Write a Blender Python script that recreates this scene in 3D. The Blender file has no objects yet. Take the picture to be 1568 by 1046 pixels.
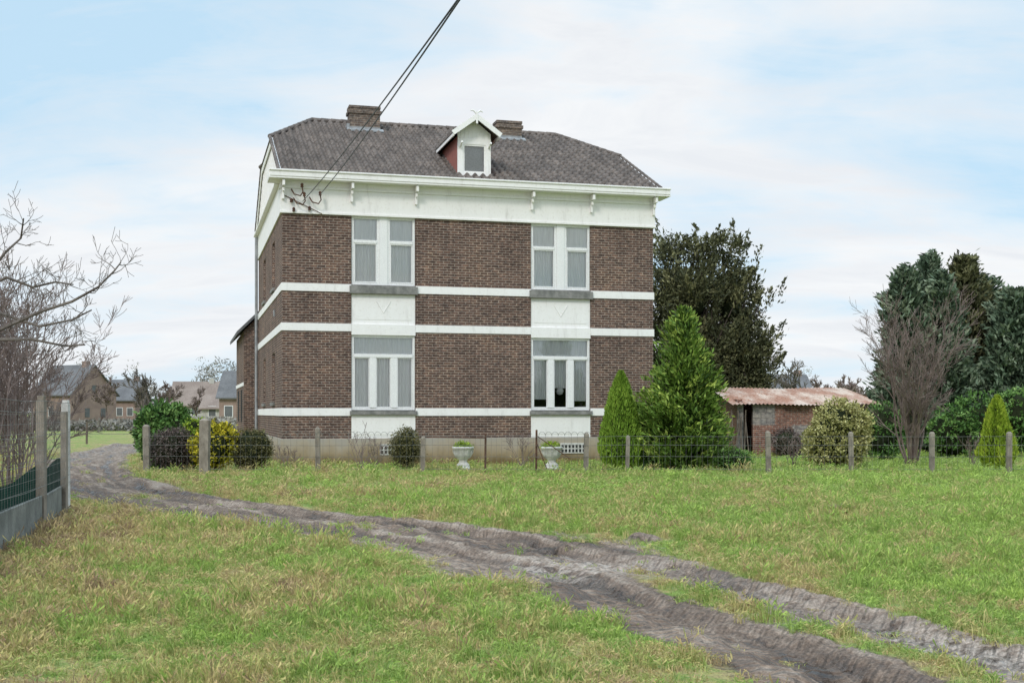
import bpy, math, random
import numpy as np
from mathutils import Vector, Matrix, noise as mnoise

rng = np.random.default_rng(7)
rnd = random.Random(11)
scene = bpy.context.scene
EYE = 1.6
def bx(px, D):            # pixel column -> metres east at distance D
    return (px - 784.0) / 1880.0 * D
def bz(py, D):
    return EYE + (632.0 - py) / 1880.0 * D

# ------------------------------------------------------------------ helpers
def link(o, parent=None):
    scene.collection.objects.link(o)
    if parent is not None:
        o.parent = parent
    return o
def empty(name, loc=(0, 0, 0), rz=0.0):
    e = bpy.data.objects.new(name, None)
    e.location = loc; e.rotation_euler = (0, 0, rz)
    e.empty_display_size = 0.3
    return link(e)
def mesh_obj(name, V, F, mats, parent=None, midx=None, smooth=False, fattr=None, pattr=None, loc=None, do_link=True):
    me = bpy.data.meshes.new(name)
    if isinstance(F, np.ndarray):
        V = np.asarray(V, dtype=np.float32); n = len(F); k = F.shape[1]
        me.vertices.add(len(V)); me.vertices.foreach_set('co', V.ravel())
        me.loops.add(n * k); me.loops.foreach_set('vertex_index', F.astype(np.int32).ravel())
        me.polygons.add(n)
        me.polygons.foreach_set('loop_start', np.arange(0, n * k, k, dtype=np.int32))
        me.polygons.foreach_set('loop_total', np.full(n, k, dtype=np.int32))
        me.update(calc_edges=True)
    else:
        me.from_pydata([tuple(v) for v in V], [], [tuple(f) for f in F]); me.update()
    if not isinstance(mats, (list, tuple)): mats = [mats]
    for m in mats: me.materials.append(m)
    if midx is not None:
        me.polygons.foreach_set('material_index', np.asarray(midx, dtype=np.int32))
    if smooth:
        me.polygons.foreach_set('use_smooth', np.ones(len(me.polygons), dtype=bool))
    if fattr:
        for nme, arr in fattr.items():
            a = me.attributes.new(nme, 'FLOAT', 'FACE'); a.data.foreach_set('value', np.asarray(arr, dtype=np.float32))
    if pattr:
        for nme, arr in pattr.items():
            a = me.attributes.new(nme, 'FLOAT', 'POINT'); a.data.foreach_set('value', np.asarray(arr, dtype=np.float32))
    o = bpy.data.objects.new(name, me)
    if loc is not None: o.location = loc
    if do_link: link(o, parent)
    return o

class Acc:
    def __init__(s): s.V = []; s.F = []; s.M = []
    def box(s, x0, x1, y0, y1, z0, z1, m=0):
        b = len(s.V)
        s.V += [(x0,y0,z0),(x1,y0,z0),(x1,y1,z0),(x0,y1,z0),(x0,y0,z1),(x1,y0,z1),(x1,y1,z1),(x0,y1,z1)]
        s.F += [(b,b+3,b+2,b+1),(b+4,b+5,b+6,b+7),(b,b+1,b+5,b+4),(b+1,b+2,b+6,b+5),(b+2,b+3,b+7,b+6),(b+3,b,b+4,b+7)]
        s.M += [m]*6
    def poly(s, pts, m=0):
        b = len(s.V); s.V += [tuple(p) for p in pts]; s.F.append(tuple(range(b, b+len(pts)))); s.M.append(m)
    def prism(s, pts, off, m=0):
        b = len(s.V); n = len(pts); off = Vector(off)
        s.V += [tuple(p) for p in pts] + [tuple(Vector(p)+off) for p in pts]
        s.F.append(tuple(range(b, b+n))); s.F.append(tuple(range(b+2*n-1, b+n-1, -1)))
        for i in range(n):
            j = (i+1) % n; s.F.append((b+j, b+i, b+n+i, b+n+j))
        s.M += [m]*(n+2)
    def beam(s, a, b_, w, h, m=0):
        a = Vector(a); b_ = Vector(b_); d = (b_-a).normalized()
        up = Vector((0,0,1)) if abs(d.z) < .95 else Vector((0,1,0))
        x = d.cross(up).normalized()*w/2; y = x.normalized().cross(d).normalized()*h/2
        i = len(s.V)
        for p in (a, b_): s.V += [tuple(p-x-y), tuple(p+x-y), tuple(p+x+y), tuple(p-x+y)]
        s.F += [(i+3,i+2,i+1,i),(i+4,i+5,i+6,i+7),(i,i+1,i+5,i+4),(i+1,i+2,i+6,i+5),(i+2,i+3,i+7,i+6),(i+3,i,i+4,i+7)]
        s.M += [m]*6
    def tube(s, pts, rads, sides=5, m=0, cap=False):
        pts = [Vector(p) for p in pts]; n = len(pts); b = len(s.V)
        if not hasattr(rads, '__len__'): rads = [rads]*n
        for i, p in enumerate(pts):
            d = (pts[min(i+1, n-1)] - pts[max(i-1, 0)])
            if d.length < 1e-9: d = Vector((0,0,1))
            d.normalize()
            ref = Vector((0.31,0.95,0.05)) if abs(d.y) < .8 else Vector((1,0.1,0))
            x = d.cross(ref).normalized(); y = d.cross(x)
            for k in range(sides):
                a = 2*math.pi*k/sides
                s.V.append(tuple(p + (x*math.cos(a)+y*math.sin(a))*rads[i]))
        for i in range(n-1):
            for k in range(sides):
                k2 = (k+1) % sides
                s.F.append((b+i*sides+k, b+i*sides+k2, b+(i+1)*sides+k2, b+(i+1)*sides+k)); s.M.append(m)
        if cap:
            s.F.append(tuple(b+k for k in range(sides))[::-1]); s.M.append(m)
            s.F.append(tuple(b+(n-1)*sides+k for k in range(sides))); s.M.append(m)
    def lathe(s, prof, c, seg=20, m=0):
        b = len(s.V)
        for (r, z) in prof:
            for k in range(seg):
                a = 2*math.pi*k/seg; s.V.append((c[0]+r*math.cos(a), c[1]+r*math.sin(a), c[2]+z))
        for i in range(len(prof)-1):
            for k in range(seg):
                k2 = (k+1) % seg
                s.F.append((b+i*seg+k, b+i*seg+k2, b+(i+1)*seg+k2, b+(i+1)*seg+k)); s.M.append(m)
    def obj(s, name, mats, parent=None, smooth=False, bevel=0, loc=None):
        o = mesh_obj(name, s.V, s.F, mats, parent, s.M, smooth, loc=loc)
        if bevel:
            md = o.modifiers.new('bevel', 'BEVEL'); md.width = bevel; md.segments = 2; md.limit_method = 'ANGLE'
        return o

# ------------------------------------------------------------------ materials
def new_mat(name):
    m = bpy.data.materials.new(name); m.use_nodes = True
    nt = m.node_tree; nt.nodes.clear()
    return m, nt
def N(nt, t, **kw):
    n = nt.nodes.new(t)
    for k, v in kw.items(): setattr(n, k, v)
    return n
def L(nt, a, b): nt.links.new(a, b)
def ramp(nt, stops, fac=None):
    r = N(nt, 'ShaderNodeValToRGB'); e = r.color_ramp.elements
    e[0].position, e[0].color = stops[0][0], (*stops[0][1], 1)
    e[1].position, e[1].color = stops[1][0], (*stops[1][1], 1)
    for p, c in stops[2:]:
        x = e.new(p); x.color = (*c, 1)
    if fac is not None: L(nt, fac, r.inputs[0])
    return r
def mix(nt, a, b, fac, mode='MIX'):
    n = N(nt, 'ShaderNodeMix', data_type='RGBA', blend_type=mode)
    for sock, v in ((n.inputs[6], a), (n.inputs[7], b), (n.inputs[0], fac)):
        if isinstance(v, (int, float)): sock.default_value = v
        elif isinstance(v, tuple): sock.default_value = (*v, 1)
        else: L(nt, v, sock)
    return n.outputs[2]
def math_(nt, op, a, b=None, clamp=False):
    n = N(nt, 'ShaderNodeMath', operation=op, use_clamp=clamp)
    for i, v in enumerate((a, b)):
        if v is None: continue
        if isinstance(v, (int, float)): n.inputs[i].default_value = v
        else: L(nt, v, n.inputs[i])
    return n.outputs[0]
def noise_(nt, vec, scale, detail=4, rough=.55, dist=0):
    n = N(nt, 'ShaderNodeTexNoise'); n.inputs['Scale'].default_value = scale
    n.inputs['Detail'].default_value = detail; n.inputs['Roughness'].default_value = rough
    n.inputs['Distortion'].default_value = dist
    if vec is not None: L(nt, vec, n.inputs['Vector'])
    return n.outputs['Fac']
def finish(nt, col, rough=.7, bump=None, bstr=.3, bdist=.02, spec=.3, metal=0):
    p = N(nt, 'ShaderNodeBsdfPrincipled'); o = N(nt, 'ShaderNodeOutputMaterial')
    if isinstance(col, tuple): p.inputs['Base Color'].default_value = (*col, 1)
    else: L(nt, col, p.inputs['Base Color'])
    if isinstance(rough, (int, float)): p.inputs['Roughness'].default_value = rough
    else: L(nt, rough, p.inputs['Roughness'])
    p.inputs['Specular IOR Level'].default_value = spec
    p.inputs['Metallic'].default_value = metal
    if bump is not None:
        b = N(nt, 'ShaderNodeBump'); b.inputs['Strength'].default_value = bstr; b.inputs['Distance'].default_value = bdist
        L(nt, bump, b.inputs['Height']); L(nt, b.outputs[0], p.inputs['Normal'])
    L(nt, p.outputs[0], o.inputs[0]); return p
def objco(nt): return N(nt, 'ShaderNodeTexCoord').outputs['Object']
def scaled(nt, vec, s):
    m = N(nt, 'ShaderNodeMapping'); m.inputs['Scale'].default_value = s; L(nt, vec, m.inputs[0]); return m.outputs[0]

def mottled(name, c1, c2, scale=3, rough=.75, bs=.2, bd=.01, spec=.3, stretch=(1,1,1), metal=0, lo=.35, hi=.65):
    m, nt = new_mat(name); co = scaled(nt, objco(nt), stretch)
    f = noise_(nt, co, scale, 6, .6)
    r = ramp(nt, [(lo, c1), (hi, c2)], f)
    f2 = noise_(nt, co, scale*12, 3, .6)
    finish(nt, mix(nt, r.outputs[0], ramp(nt, [(.3,(.75,.75,.75)),(.7,(1.05,1.05,1.05))], f2).outputs[0], 1.0, 'MULTIPLY'), rough, f2, bs, bd, spec, metal)
    return m

def mk_white():
    m, nt = new_mat('white_paint'); co = objco(nt)
    f = noise_(nt, scaled(nt, co, (3, 3, .5)), 1.6, 6, .65)
    g = noise_(nt, co, 14, 4, .6)
    c = ramp(nt, [(.22, (.62,.60,.58)), (.42, (.82,.80,.785)), (.75, (.86,.845,.83))], f).outputs[0]
    c = mix(nt, c, ramp(nt, [(.25,(.88,.87,.84)),(.45,(1,1,1))], g).outputs[0], 1.0, 'MULTIPLY')
    finish(nt, c, .6, g, .15, .005); return m
M_white = mk_white()
M_pvc = mottled('window_frame_white', (.84,.835,.83), (.88,.875,.87), 4, .4, .02)

def mk_brick(name, cA, cB, cM, row=.075, wid=.23, bumpd=.012, mort=.011):
    m, nt = new_mat(name); co = objco(nt)
    s = N(nt, 'ShaderNodeSeparateXYZ'); L(nt, co, s.inputs[0])
    cx = N(nt, 'ShaderNodeCombineXYZ'); L(nt, math_(nt, 'ADD', s.outputs[0], s.outputs[1]), cx.inputs[0]); L(nt, s.outputs[2], cx.inputs[1])
    b = N(nt, 'ShaderNodeTexBrick'); L(nt, cx.outputs[0], b.inputs['Vector'])
    b.inputs['Scale'].default_value = 1; b.inputs['Brick Width'].default_value = wid; b.inputs['Row Height'].default_value = row
    b.inputs['Mortar Size'].default_value = mort; b.inputs['Mortar Smooth'].default_value = .3; b.inputs['Bias'].default_value = -.1
    b.inputs['Color1'].default_value = (*cA, 1); b.inputs['Color2'].default_value = (*cB, 1); b.inputs['Mortar'].default_value = (*cM, 1)
    f = noise_(nt, co, .9, 6, .65); g = noise_(nt, co, 9, 4, .7); h = noise_(nt, scaled(nt, co, (4, 4, 11)), 1.2, 2, .5)
    c = mix(nt, b.outputs['Color'], ramp(nt, [(.3, (.68,.67,.68)), (.52, (1,1,1)), (.75, (1.3,1.22,1.1))], f).outputs[0], 1.0, 'MULTIPLY')
    c = mix(nt, c, ramp(nt, [(.3, (.45,.45,.47)), (.7, (1.45,1.4,1.33))], g).outputs[0], .9, 'MULTIPLY')
    c = mix(nt, c, ramp(nt, [(.35, (.65,.65,.7)), (.65, (1.25,1.15,1.1))], h).outputs[0], .7, 'MULTIPLY')
    inv = math_(nt, 'SUBTRACT', 1.0, b.outputs['Fac'])
    finish(nt, c, .85, inv, .7, bumpd, .15); return m
M_brick = mk_brick('facade_brick', (.096,.062,.052), (.180,.113,.090), (.34,.30,.26), .080, .24, mort=.011)
M_brick_old = mk_brick('old_brick', (.22,.10,.075), (.30,.16,.12), (.34,.30,.26))
M_brick_chim = mk_brick('chimney_brick', (.13,.105,.09), (.20,.155,.125), (.27,.25,.22))
M_block = mk_brick('grey_block', (.26,.25,.24), (.33,.32,.30), (.2,.19,.18), .2, .42)

def mk_plinth():
    m, nt = new_mat('cement_plinth'); co = objco(nt)
    s = N(nt, 'ShaderNodeSeparateXYZ'); L(nt, co, s.inputs[0])
    f = noise_(nt, scaled(nt, co, (1,1,.6)), 1.8, 7, .65)
    t = math_(nt, 'ADD', s.outputs[2], math_(nt, 'MULTIPLY', math_(nt, 'SUBTRACT', f, .5), .9))
    c = ramp(nt, [(.05,(.17,.125,.06)), (.35,(.31,.245,.155)), (.62,(.38,.325,.25)), (.8,(.36,.33,.285))], t).outputs[0]
    finish(nt, c, .9, f, .3, .02, .15); return m
M_plinth = mk_plinth()
M_stone = mottled('grey_stone', (.16,.16,.15), (.30,.29,.275), 5, .8, .3)
M_conc = mottled('concrete_post', (.18,.155,.125), (.34,.30,.25), 7, .9, .5, .01, stretch=(1,1,.5))
M_conc_w = mottled('white_concrete', (.48,.47,.44), (.74,.73,.70), 6, .9, .4, .01)
M_slab = mottled('fibre_cement_board', (.13,.14,.13), (.24,.25,.23), 3, .85, .2)
M_blindg = mottled('grey_blind', (.40,.41,.41), (.48,.49,.49), 3, .85, .05)
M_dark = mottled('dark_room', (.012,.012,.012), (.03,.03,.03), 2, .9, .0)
M_zinc = mottled('zinc', (.25,.26,.27), (.38,.39,.40), 5, .5, .05)
M_wire = mottled('fence_wire', (.10,.10,.095), (.22,.22,.20), 8, .6, .05)
M_rust = mottled('rusty_iron', (.06,.03,.02), (.14,.07,.045), 12, .8, .2)
M_green_net = mottled('green_netting', (.010,.035,.028), (.02,.06,.045), 8, .8, .05, spec=.1)
M_black = mottled('black_cable', (.012,.012,.013), (.03,.03,.03), 8, .5, .0)
M_red = mottled('red_boards', (.26,.095,.08), (.38,.155,.12), 4, .8, .2, stretch=(1,6,1))
M_bark = mottled('bark', (.065,.05,.042), (.15,.12,.10), 9, .9, .5, .01, stretch=(1,1,.3))
M_twig = mottled('twig_bark', (.14,.10,.09), (.28,.215,.19), 3, .9, .2)
M_twig_grey = mottled('grey_twig_bark', (.09,.075,.065), (.20,.17,.145), 3, .9, .2)
M_wood = mottled('weathered_wood', (.09,.07,.055), (.20,.165,.13), 6, .9, .4, .01, stretch=(3,3,.4))

def mk_tile():
    m, nt = new_mat('roof_tile'); co = objco(nt)
    b = N(nt, 'ShaderNodeTexBrick'); L(nt, co, b.inputs['Vector'])
    b.offset = 0.0
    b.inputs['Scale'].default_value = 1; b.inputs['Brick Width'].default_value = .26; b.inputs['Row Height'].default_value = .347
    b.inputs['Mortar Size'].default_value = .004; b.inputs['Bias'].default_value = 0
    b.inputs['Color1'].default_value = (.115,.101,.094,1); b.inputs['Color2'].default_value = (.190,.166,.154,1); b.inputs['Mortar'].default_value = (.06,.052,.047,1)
    f = noise_(nt, co, 1.1, 6, .65); g = noise_(nt, co, 16, 4, .7); l = noise_(nt, co, 6, 5, .7)
    c = mix(nt, b.outputs['Color'], ramp(nt, [(.3,(.78,.78,.78)),(.7,(1.22,1.15,1.08))], f).outputs[0], 1.0, 'MULTIPLY')
    c = mix(nt, c, ramp(nt, [(.3,(.75,.75,.75)),(.7,(1.25,1.25,1.25))], g).outputs[0], 1.0, 'MULTIPLY')
    c = mix(nt, c, (.25,.13,.07), ramp(nt, [(.66,(0,0,0)),(.78,(.55,.55,.55))], l).outputs[0])
    finish(nt, c, .8, g, .2, .01, .1); return m
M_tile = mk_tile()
M_dist_roof = mottled('distant_slate_roof', (.135,.135,.14), (.19,.19,.195), .6, .9, .05, spec=.05)
M_dist_roof_b = mottled('distant_tile_roof', (.24,.19,.165), (.32,.26,.225), .6, .9, .05, spec=.05)
M_dist_wall = mottled('distant_render', (.42,.40,.37), (.54,.52,.48), .7, .8, .02)
M_dist_brick = mottled('distant_brick', (.27,.19,.165), (.36,.26,.22), 1.2, .9, .02)  # brick greyed: distance haze is painted into the colour
M_dist_glass = mottled('distant_window', (.10,.105,.11), (.16,.165,.17), 1.2, .6, .0)
M_corr = mottled('corrugated_rusty_sheet', (.38,.21,.15), (.60,.48,.40), .9, .8, .2, lo=.42, hi=.60, stretch=(1.5,.4,1))

def mk_glass():
    m, nt = new_mat('window_glass')
    t = N(nt, 'ShaderNodeBsdfTransparent'); t.inputs[0].default_value = (.97,.98,.98,1)
    g = N(nt, 'ShaderNodeBsdfGlossy'); g.inputs['Roughness'].default_value = .03
    fr = N(nt, 'ShaderNodeFresnel'); fr.inputs[0].default_value = 1.5
    f = math_(nt, 'ADD', math_(nt, 'MULTIPLY', fr.outputs[0], 1.5), .07)
    ms = N(nt, 'ShaderNodeMixShader'); L(nt, f, ms.inputs[0]); L(nt, t.outputs[0], ms.inputs[1]); L(nt, g.outputs[0], ms.inputs[2])
    o = N(nt, 'ShaderNodeOutputMaterial'); L(nt, ms.outputs[0], o.inputs[0]); return m
M_glass = mk_glass()
def mk_curtain():
    m, nt = new_mat('net_curtain'); co = objco(nt)
    f = noise_(nt, scaled(nt, co, (14,14,.8)), 1.4, 3, .5)
    c = ramp(nt, [(.3,(.78,.78,.78)), (.7,(.92,.92,.91))], f).outputs[0]
    finish(nt, c, .9); return m
M_curt = mk_curtain()

def leaf_mat(name, dark, mid, light):
    m, nt = new_mat(name)
    a = N(nt, 'ShaderNodeAttribute', attribute_name='v')
    c = ramp(nt, [(.0, dark), (.5, mid), (1.0, light)], a.outputs['Fac']).outputs[0]
    finish(nt, c, .65, spec=.2); return m
LM_darktree = leaf_mat('dark_conifer_leaf', (.036,.042,.022), (.105,.11,.053), (.26,.25,.125))
LM_dark2 = leaf_mat('blue_conifer_leaf', (.034,.056,.036), (.10,.145,.09), (.29,.34,.235))
LM_thuja = leaf_mat('thuja_leaf', (.05,.10,.012), (.16,.27,.03), (.30,.42,.06))
LM_spruce = leaf_mat('cypress_leaf', (.030,.062,.014), (.13,.22,.035), (.42,.50,.11))
LM_laurel = leaf_mat('laurel_leaf', (.03,.075,.02), (.10,.20,.045), (.25,.38,.12))
LM_yellow = leaf_mat('golden_leaf', (.14,.15,.012), (.46,.40,.03), (.75,.62,.06))
LM_varieg = leaf_mat('variegated_leaf', (.13,.13,.035), (.38,.36,.14), (.66,.62,.32))
LM_olive = leaf_mat('box_leaf', (.05,.05,.02), (.13,.12,.05), (.25,.22,.09))
LM_heather = leaf_mat('heather_leaf', (.045,.035,.033), (.13,.10,.09), (.25,.20,.17))
LM_ytip = leaf_mat('golden_thuja_leaf', (.08,.14,.012), (.24,.34,.03), (.48,.54,.07))
LM_scrub = leaf_mat('winter_scrub', (.12,.11,.10), (.21,.195,.17), (.31,.29,.25))  # scrub tones lightened, with distance haze put into the colour
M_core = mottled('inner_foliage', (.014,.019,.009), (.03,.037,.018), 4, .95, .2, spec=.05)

# grass / ground colour from world position
def grass_color(nt):
    g = N(nt, 'ShaderNodeNewGeometry').outputs['Position']
    a = noise_(nt, g, .30, 3, .6); b = noise_(nt, g, 1.3, 5, .68, .5); c = noise_(nt, g, 6.5, 3, .6)
    s = N(nt, 'ShaderNodeSeparateXYZ'); L(nt, g, s.inputs[0])
    lr = math_(nt, 'MULTIPLY', math_(nt, 'MINIMUM', math_(nt, 'MAXIMUM', s.outputs[0], -10.0), 14.0), .010)
    far = math_(nt, 'MULTIPLY', math_(nt, 'MINIMUM', s.outputs[1], 90.0), .0013)
    f = math_(nt, 'ADD', math_(nt, 'MULTIPLY', math_(nt,'SUBTRACT',a,.5), .7), math_(nt, 'MULTIPLY', math_(nt,'SUBTRACT',b,.5), 1.45))
    f = math_(nt, 'ADD', f, math_(nt, 'MULTIPLY', math_(nt,'SUBTRACT',c,.5), .8))
    f = math_(nt, 'ADD', f, .545)
    f = math_(nt, 'ADD', f, lr); f = math_(nt, 'ADD', f, far)
    dist = math_(nt,'ADD', math_(nt,'ADD', s.outputs[0], 2.18), math_(nt,'MULTIPLY', s.outputs[1], .253))
    lit = math_(nt,'MULTIPLY', math_(nt,'SUBTRACT', 1.5, dist), .5, True)
    lit = math_(nt,'MULTIPLY', lit, math_(nt,'MULTIPLY', math_(nt,'SUBTRACT', 24.0, s.outputs[1]), .2, True))
    f = math_(nt,'SUBTRACT', f, math_(nt,'MULTIPLY', lit, .32))
    return f, g
GR = [(.20,(.29,.21,.135)), (.34,(.48,.38,.20)), (.45,(.46,.41,.18)), (.55,(.33,.375,.125)), (.67,(.22,.335,.078)), (.84,(.36,.48,.12))]
def mk_blade():
    m, nt = new_mat('grass_blade')
    f, g = grass_color(nt)
    oi = N(nt, 'ShaderNodeObjectInfo')
    f = math_(nt, 'ADD', f, math_(nt, 'MULTIPLY', math_(nt, 'SUBTRACT', oi.outputs['Random'], .5), .22))
    c = ramp(nt, GR, f).outputs[0]
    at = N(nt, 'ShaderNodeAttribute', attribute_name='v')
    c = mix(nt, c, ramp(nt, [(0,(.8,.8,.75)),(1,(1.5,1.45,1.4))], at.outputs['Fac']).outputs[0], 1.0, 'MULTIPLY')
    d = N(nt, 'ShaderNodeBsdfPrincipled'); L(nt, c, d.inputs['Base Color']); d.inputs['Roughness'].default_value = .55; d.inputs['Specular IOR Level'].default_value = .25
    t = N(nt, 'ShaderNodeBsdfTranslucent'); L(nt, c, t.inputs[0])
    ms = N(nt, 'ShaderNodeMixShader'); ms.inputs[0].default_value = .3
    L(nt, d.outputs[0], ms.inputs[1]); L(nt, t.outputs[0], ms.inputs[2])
    o = N(nt, 'ShaderNodeOutputMaterial'); L(nt, ms.outputs[0], o.inputs[0]); return m
M_blade = mk_blade()
def mk_ground():
    m, nt = new_mat('field_ground')
    f, g = grass_color(nt)
    n3 = noise_(nt, g, 30, 4, .7)
    gc = ramp(nt, GR, math_(nt, 'ADD', f, math_(nt, 'MULTIPLY', math_(nt, 'SUBTRACT', n3, .5), .2))).outputs[0]
    gc = mix(nt, gc, ramp(nt, [(.3,(.5,.5,.42)),(.7,(1.0,1.0,.92))], n3).outputs[0], 1.0, 'MULTIPLY')
    mu = N(nt, 'ShaderNodeAttribute', attribute_name='mud').outputs['Fac']
    sa = N(nt, 'ShaderNodeAttribute', attribute_name='sand').outputs['Fac']
    ru = N(nt, 'ShaderNodeAttribute', attribute_name='rut').outputs['Fac']
    al = N(nt, 'ShaderNodeAttribute', attribute_name='along').outputs['Fac']
    ac = N(nt, 'ShaderNodeAttribute', attribute_name='across').outputs['Fac']
    w1 = noise_(nt, g, 1.6, 6, .7, .5); w2 = noise_(nt, g, 7, 5, .7); w3 = noise_(nt, g, 38, 3, .6)
    cv = N(nt, 'ShaderNodeCombineXYZ'); L(nt, math_(nt,'MULTIPLY',al,.40), cv.inputs[0]); L(nt, math_(nt,'MULTIPLY',ac,3.6), cv.inputs[1])
    streak = noise_(nt, cv.outputs[0], 1.0, 5, .60, .4)
    wt = math_(nt, 'ADD', math_(nt,'MULTIPLY',w1,.25), math_(nt,'MULTIPLY',streak,.6))
    wt = math_(nt, 'ADD', wt, math_(nt,'MULTIPLY',w2,.15))
    wt = math_(nt, 'SUBTRACT', wt, math_(nt,'MULTIPLY', math_(nt,'SUBTRACT', ru, .45), .06))
    mc = ramp(nt, [(.39,(.065,.043,.031)), (.46,(.155,.110,.083)), (.53,(.28,.21,.163)), (.62,(.45,.36,.29))], wt).outputs[0]
    mc = mix(nt, mc, (.57,.48,.41), math_(nt, 'MULTIPLY', sa, ramp(nt, [(.40,(0,0,0)),(.58,(1,1,1))], w2).outputs[0], True))
    mc = mix(nt, mc, ramp(nt, [(.3,(.6,.6,.6)),(.7,(1.25,1.25,1.25))], w3).outputs[0], 1.0, 'MULTIPLY')
    mf = math_(nt, 'ADD', mu, math_(nt, 'MULTIPLY', math_(nt, 'SUBTRACT', w2, .5), 1.0))
    mf = math_(nt, 'ADD', mf, math_(nt, 'MULTIPLY', math_(nt, 'SUBTRACT', streak, .5), 1.2))
    mask = ramp(nt, [(.24,(0,0,0)),(.52,(1,1,1))], mf).outputs[0]
    col = mix(nt, gc, mc, mask)
    cv2 = N(nt, 'ShaderNodeCombineXYZ')
    L(nt, math_(nt,'ADD', al, math_(nt,'MULTIPLY', math_(nt,'ABSOLUTE', math_(nt,'SUBTRACT', math_(nt,'ABSOLUTE', ac), .55)), .8)), cv2.inputs[0])
    wv = N(nt, 'ShaderNodeTexWave'); wv.inputs['Scale'].default_value = 2.6; wv.inputs['Distortion'].default_value = 2.5; wv.inputs['Detail'].default_value = 3; wv.inputs['Detail Scale'].default_value = 3
    L(nt, cv2.outputs[0], wv.inputs[0])
    hgt = math_(nt, 'ADD', math_(nt,'MULTIPLY', w2, 1.4), math_(nt,'MULTIPLY', wv.outputs['Fac'], math_(nt,'MULTIPLY', mask, .7)))
    hgt = math_(nt, 'ADD', hgt, math_(nt,'MULTIPLY', w3, .35))
    hgt = math_(nt, 'ADD', hgt, math_(nt,'MULTIPLY', streak, 2.0))
    rg = mix(nt, (.9,.9,.9), ramp(nt, [(.42,(.25,.25,.25)),(.49,(.85,.85,.85))], wt).outputs[0], mask)
    finish(nt, col, rg, hgt, .9, .08, .28)
    return m
M_ground = mk_ground()

# ------------------------------------------------------------------ ground
track = [(-19.5,64),(-17.6,56),(-16.3,49),(-14.6,42.5),(-12.6,36),(-10.3,30.0),(-7.8,25.0),(-5.9,21.9),(-4.0,19.4),(-2.1,17.1),(-.5,15.1),(.75,13.0),(1.75,10.4),(2.55,8.3),(3.3,6.3),(4.2,4.0),(5.2,1.5)]
def cr(pts, n=14):
    out = []
    P = [pts[0]] + pts + [pts[-1]]
    for i in range(1, len(P)-2):
        p0, p1, p2, p3 = [np.array(q, float) for q in P[i-1:i+3]]
        for k in range(n):
            t = k/n
            out.append(.5*((2*p1)+(-p0+p2)*t+(2*p0-5*p1+4*p2-p3)*t*t+(-p0+3*p1-3*p2+p3)*t**3))
    out.append(np.array(pts[-1], float)); return np.array(out)
TR = cr(track, 8)
seg = TR[1:]-TR[:-1]; sl = np.hypot(seg[:,0], seg[:,1]); cum = np.concatenate([[0], np.cumsum(sl)])
def track_info(x, y):
    d = np.full(x.shape, 1e9); al = np.zeros(x.shape); sg = np.zeros(x.shape)
    for i in range(len(seg)):
        px = x-TR[i,0]; py = y-TR[i,1]
        t = np.clip((px*seg[i,0]+py*seg[i,1])/sl[i]**2, 0, 1)
        qx = px-t*seg[i,0]; qy = py-t*seg[i,1]; dd = np.hypot(qx, qy)
        m = dd < d
        d[m] = dd[m]; al[m] = (cum[i]+t*sl[i])[m]; sg[m] = np.sign(seg[i,0]*py-seg[i,1]*px)[m]
    return d*sg, al
def sstep(a, b, x):
    t = np.clip((x-a)/(b-a), 0, 1); return t*t*(3-2*t)
def vnoise(x, y, s, seed=0):
    r = np.random.default_rng(seed); T = r.random((256,256))
    X = x*s+1000; Y = y*s+1000; xi = np.floor(X).astype(int); yi = np.floor(Y).astype(int)
    fx = X-xi; fy = Y-yi; fx = fx*fx*(3-2*fx); fy = fy*fy*(3-2*fy)
    a = T[xi%256, yi%256]; b = T[(xi+1)%256, yi%256]; c = T[xi%256,(yi+1)%256]; d = T[(xi+1)%256,(yi+1)%256]
    return (a*(1-fx)+b*fx)*(1-fy)+(c*(1-fx)+d*fx)*fy
_sg = np.sign(track_info(np.array([3.5]), np.array([8.4]))[0][0])
MOLE = [(5.4,20.2,.30),(1.66,15.5,.22),(9.2,24.0,.22),(-2.0,24.5,.2)]
def mole(x, y):
    m = np.zeros(x.shape)
    for (a_,b_,r_) in MOLE: m = np.maximum(m, 1-sstep(.4*r_, 1.3*r_, np.hypot(x-a_,(y-b_)*.8)))
    return m
def mud_fields(x, y):
    d, al = track_info(x, y)
    d = d*_sg
    d = d + (vnoise(x,y,.7,31)-.5)*.22
    near = 1-sstep(12.3, 15.0, y)
    a = np.abs(d)
    rut = 1-sstep(.20, .54, np.abs(a-.62))
    rutw = 1-sstep(.36, .80, np.abs(d+.70))
    rut = np.maximum(rut, rutw)
    one = 1-sstep(.85, 1.55, a)
    mid = (1-sstep(.15,.5,a))
    mud = near*np.maximum(rut, .25*mid*vnoise(x,y,.9,5)) + (1-near)*one*(1-.40*mid*sstep(.35,.7,vnoise(x,y,.7,15))*sstep(15,17,y))
    mud = np.maximum(mud, (1-sstep(.5,1.7,np.hypot((x-.4)/1.2,(y-13.8)/1.9)))*.95)
    mud = np.maximum(mud, mole(x,y))
    rutd = (1-sstep(.10,.40,np.abs(a-.62)))
    sand = np.exp(-(((x-.6)/.8)**2+((y-12.9)/.9)**2))
    sand = np.clip(sand + .8*(d>0)*near*rut*vnoise(x,y,.8,17)*1.4 + .5*sstep(34,44,y), 0, 1)
    return mud, d, al, rutd, sand
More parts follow.
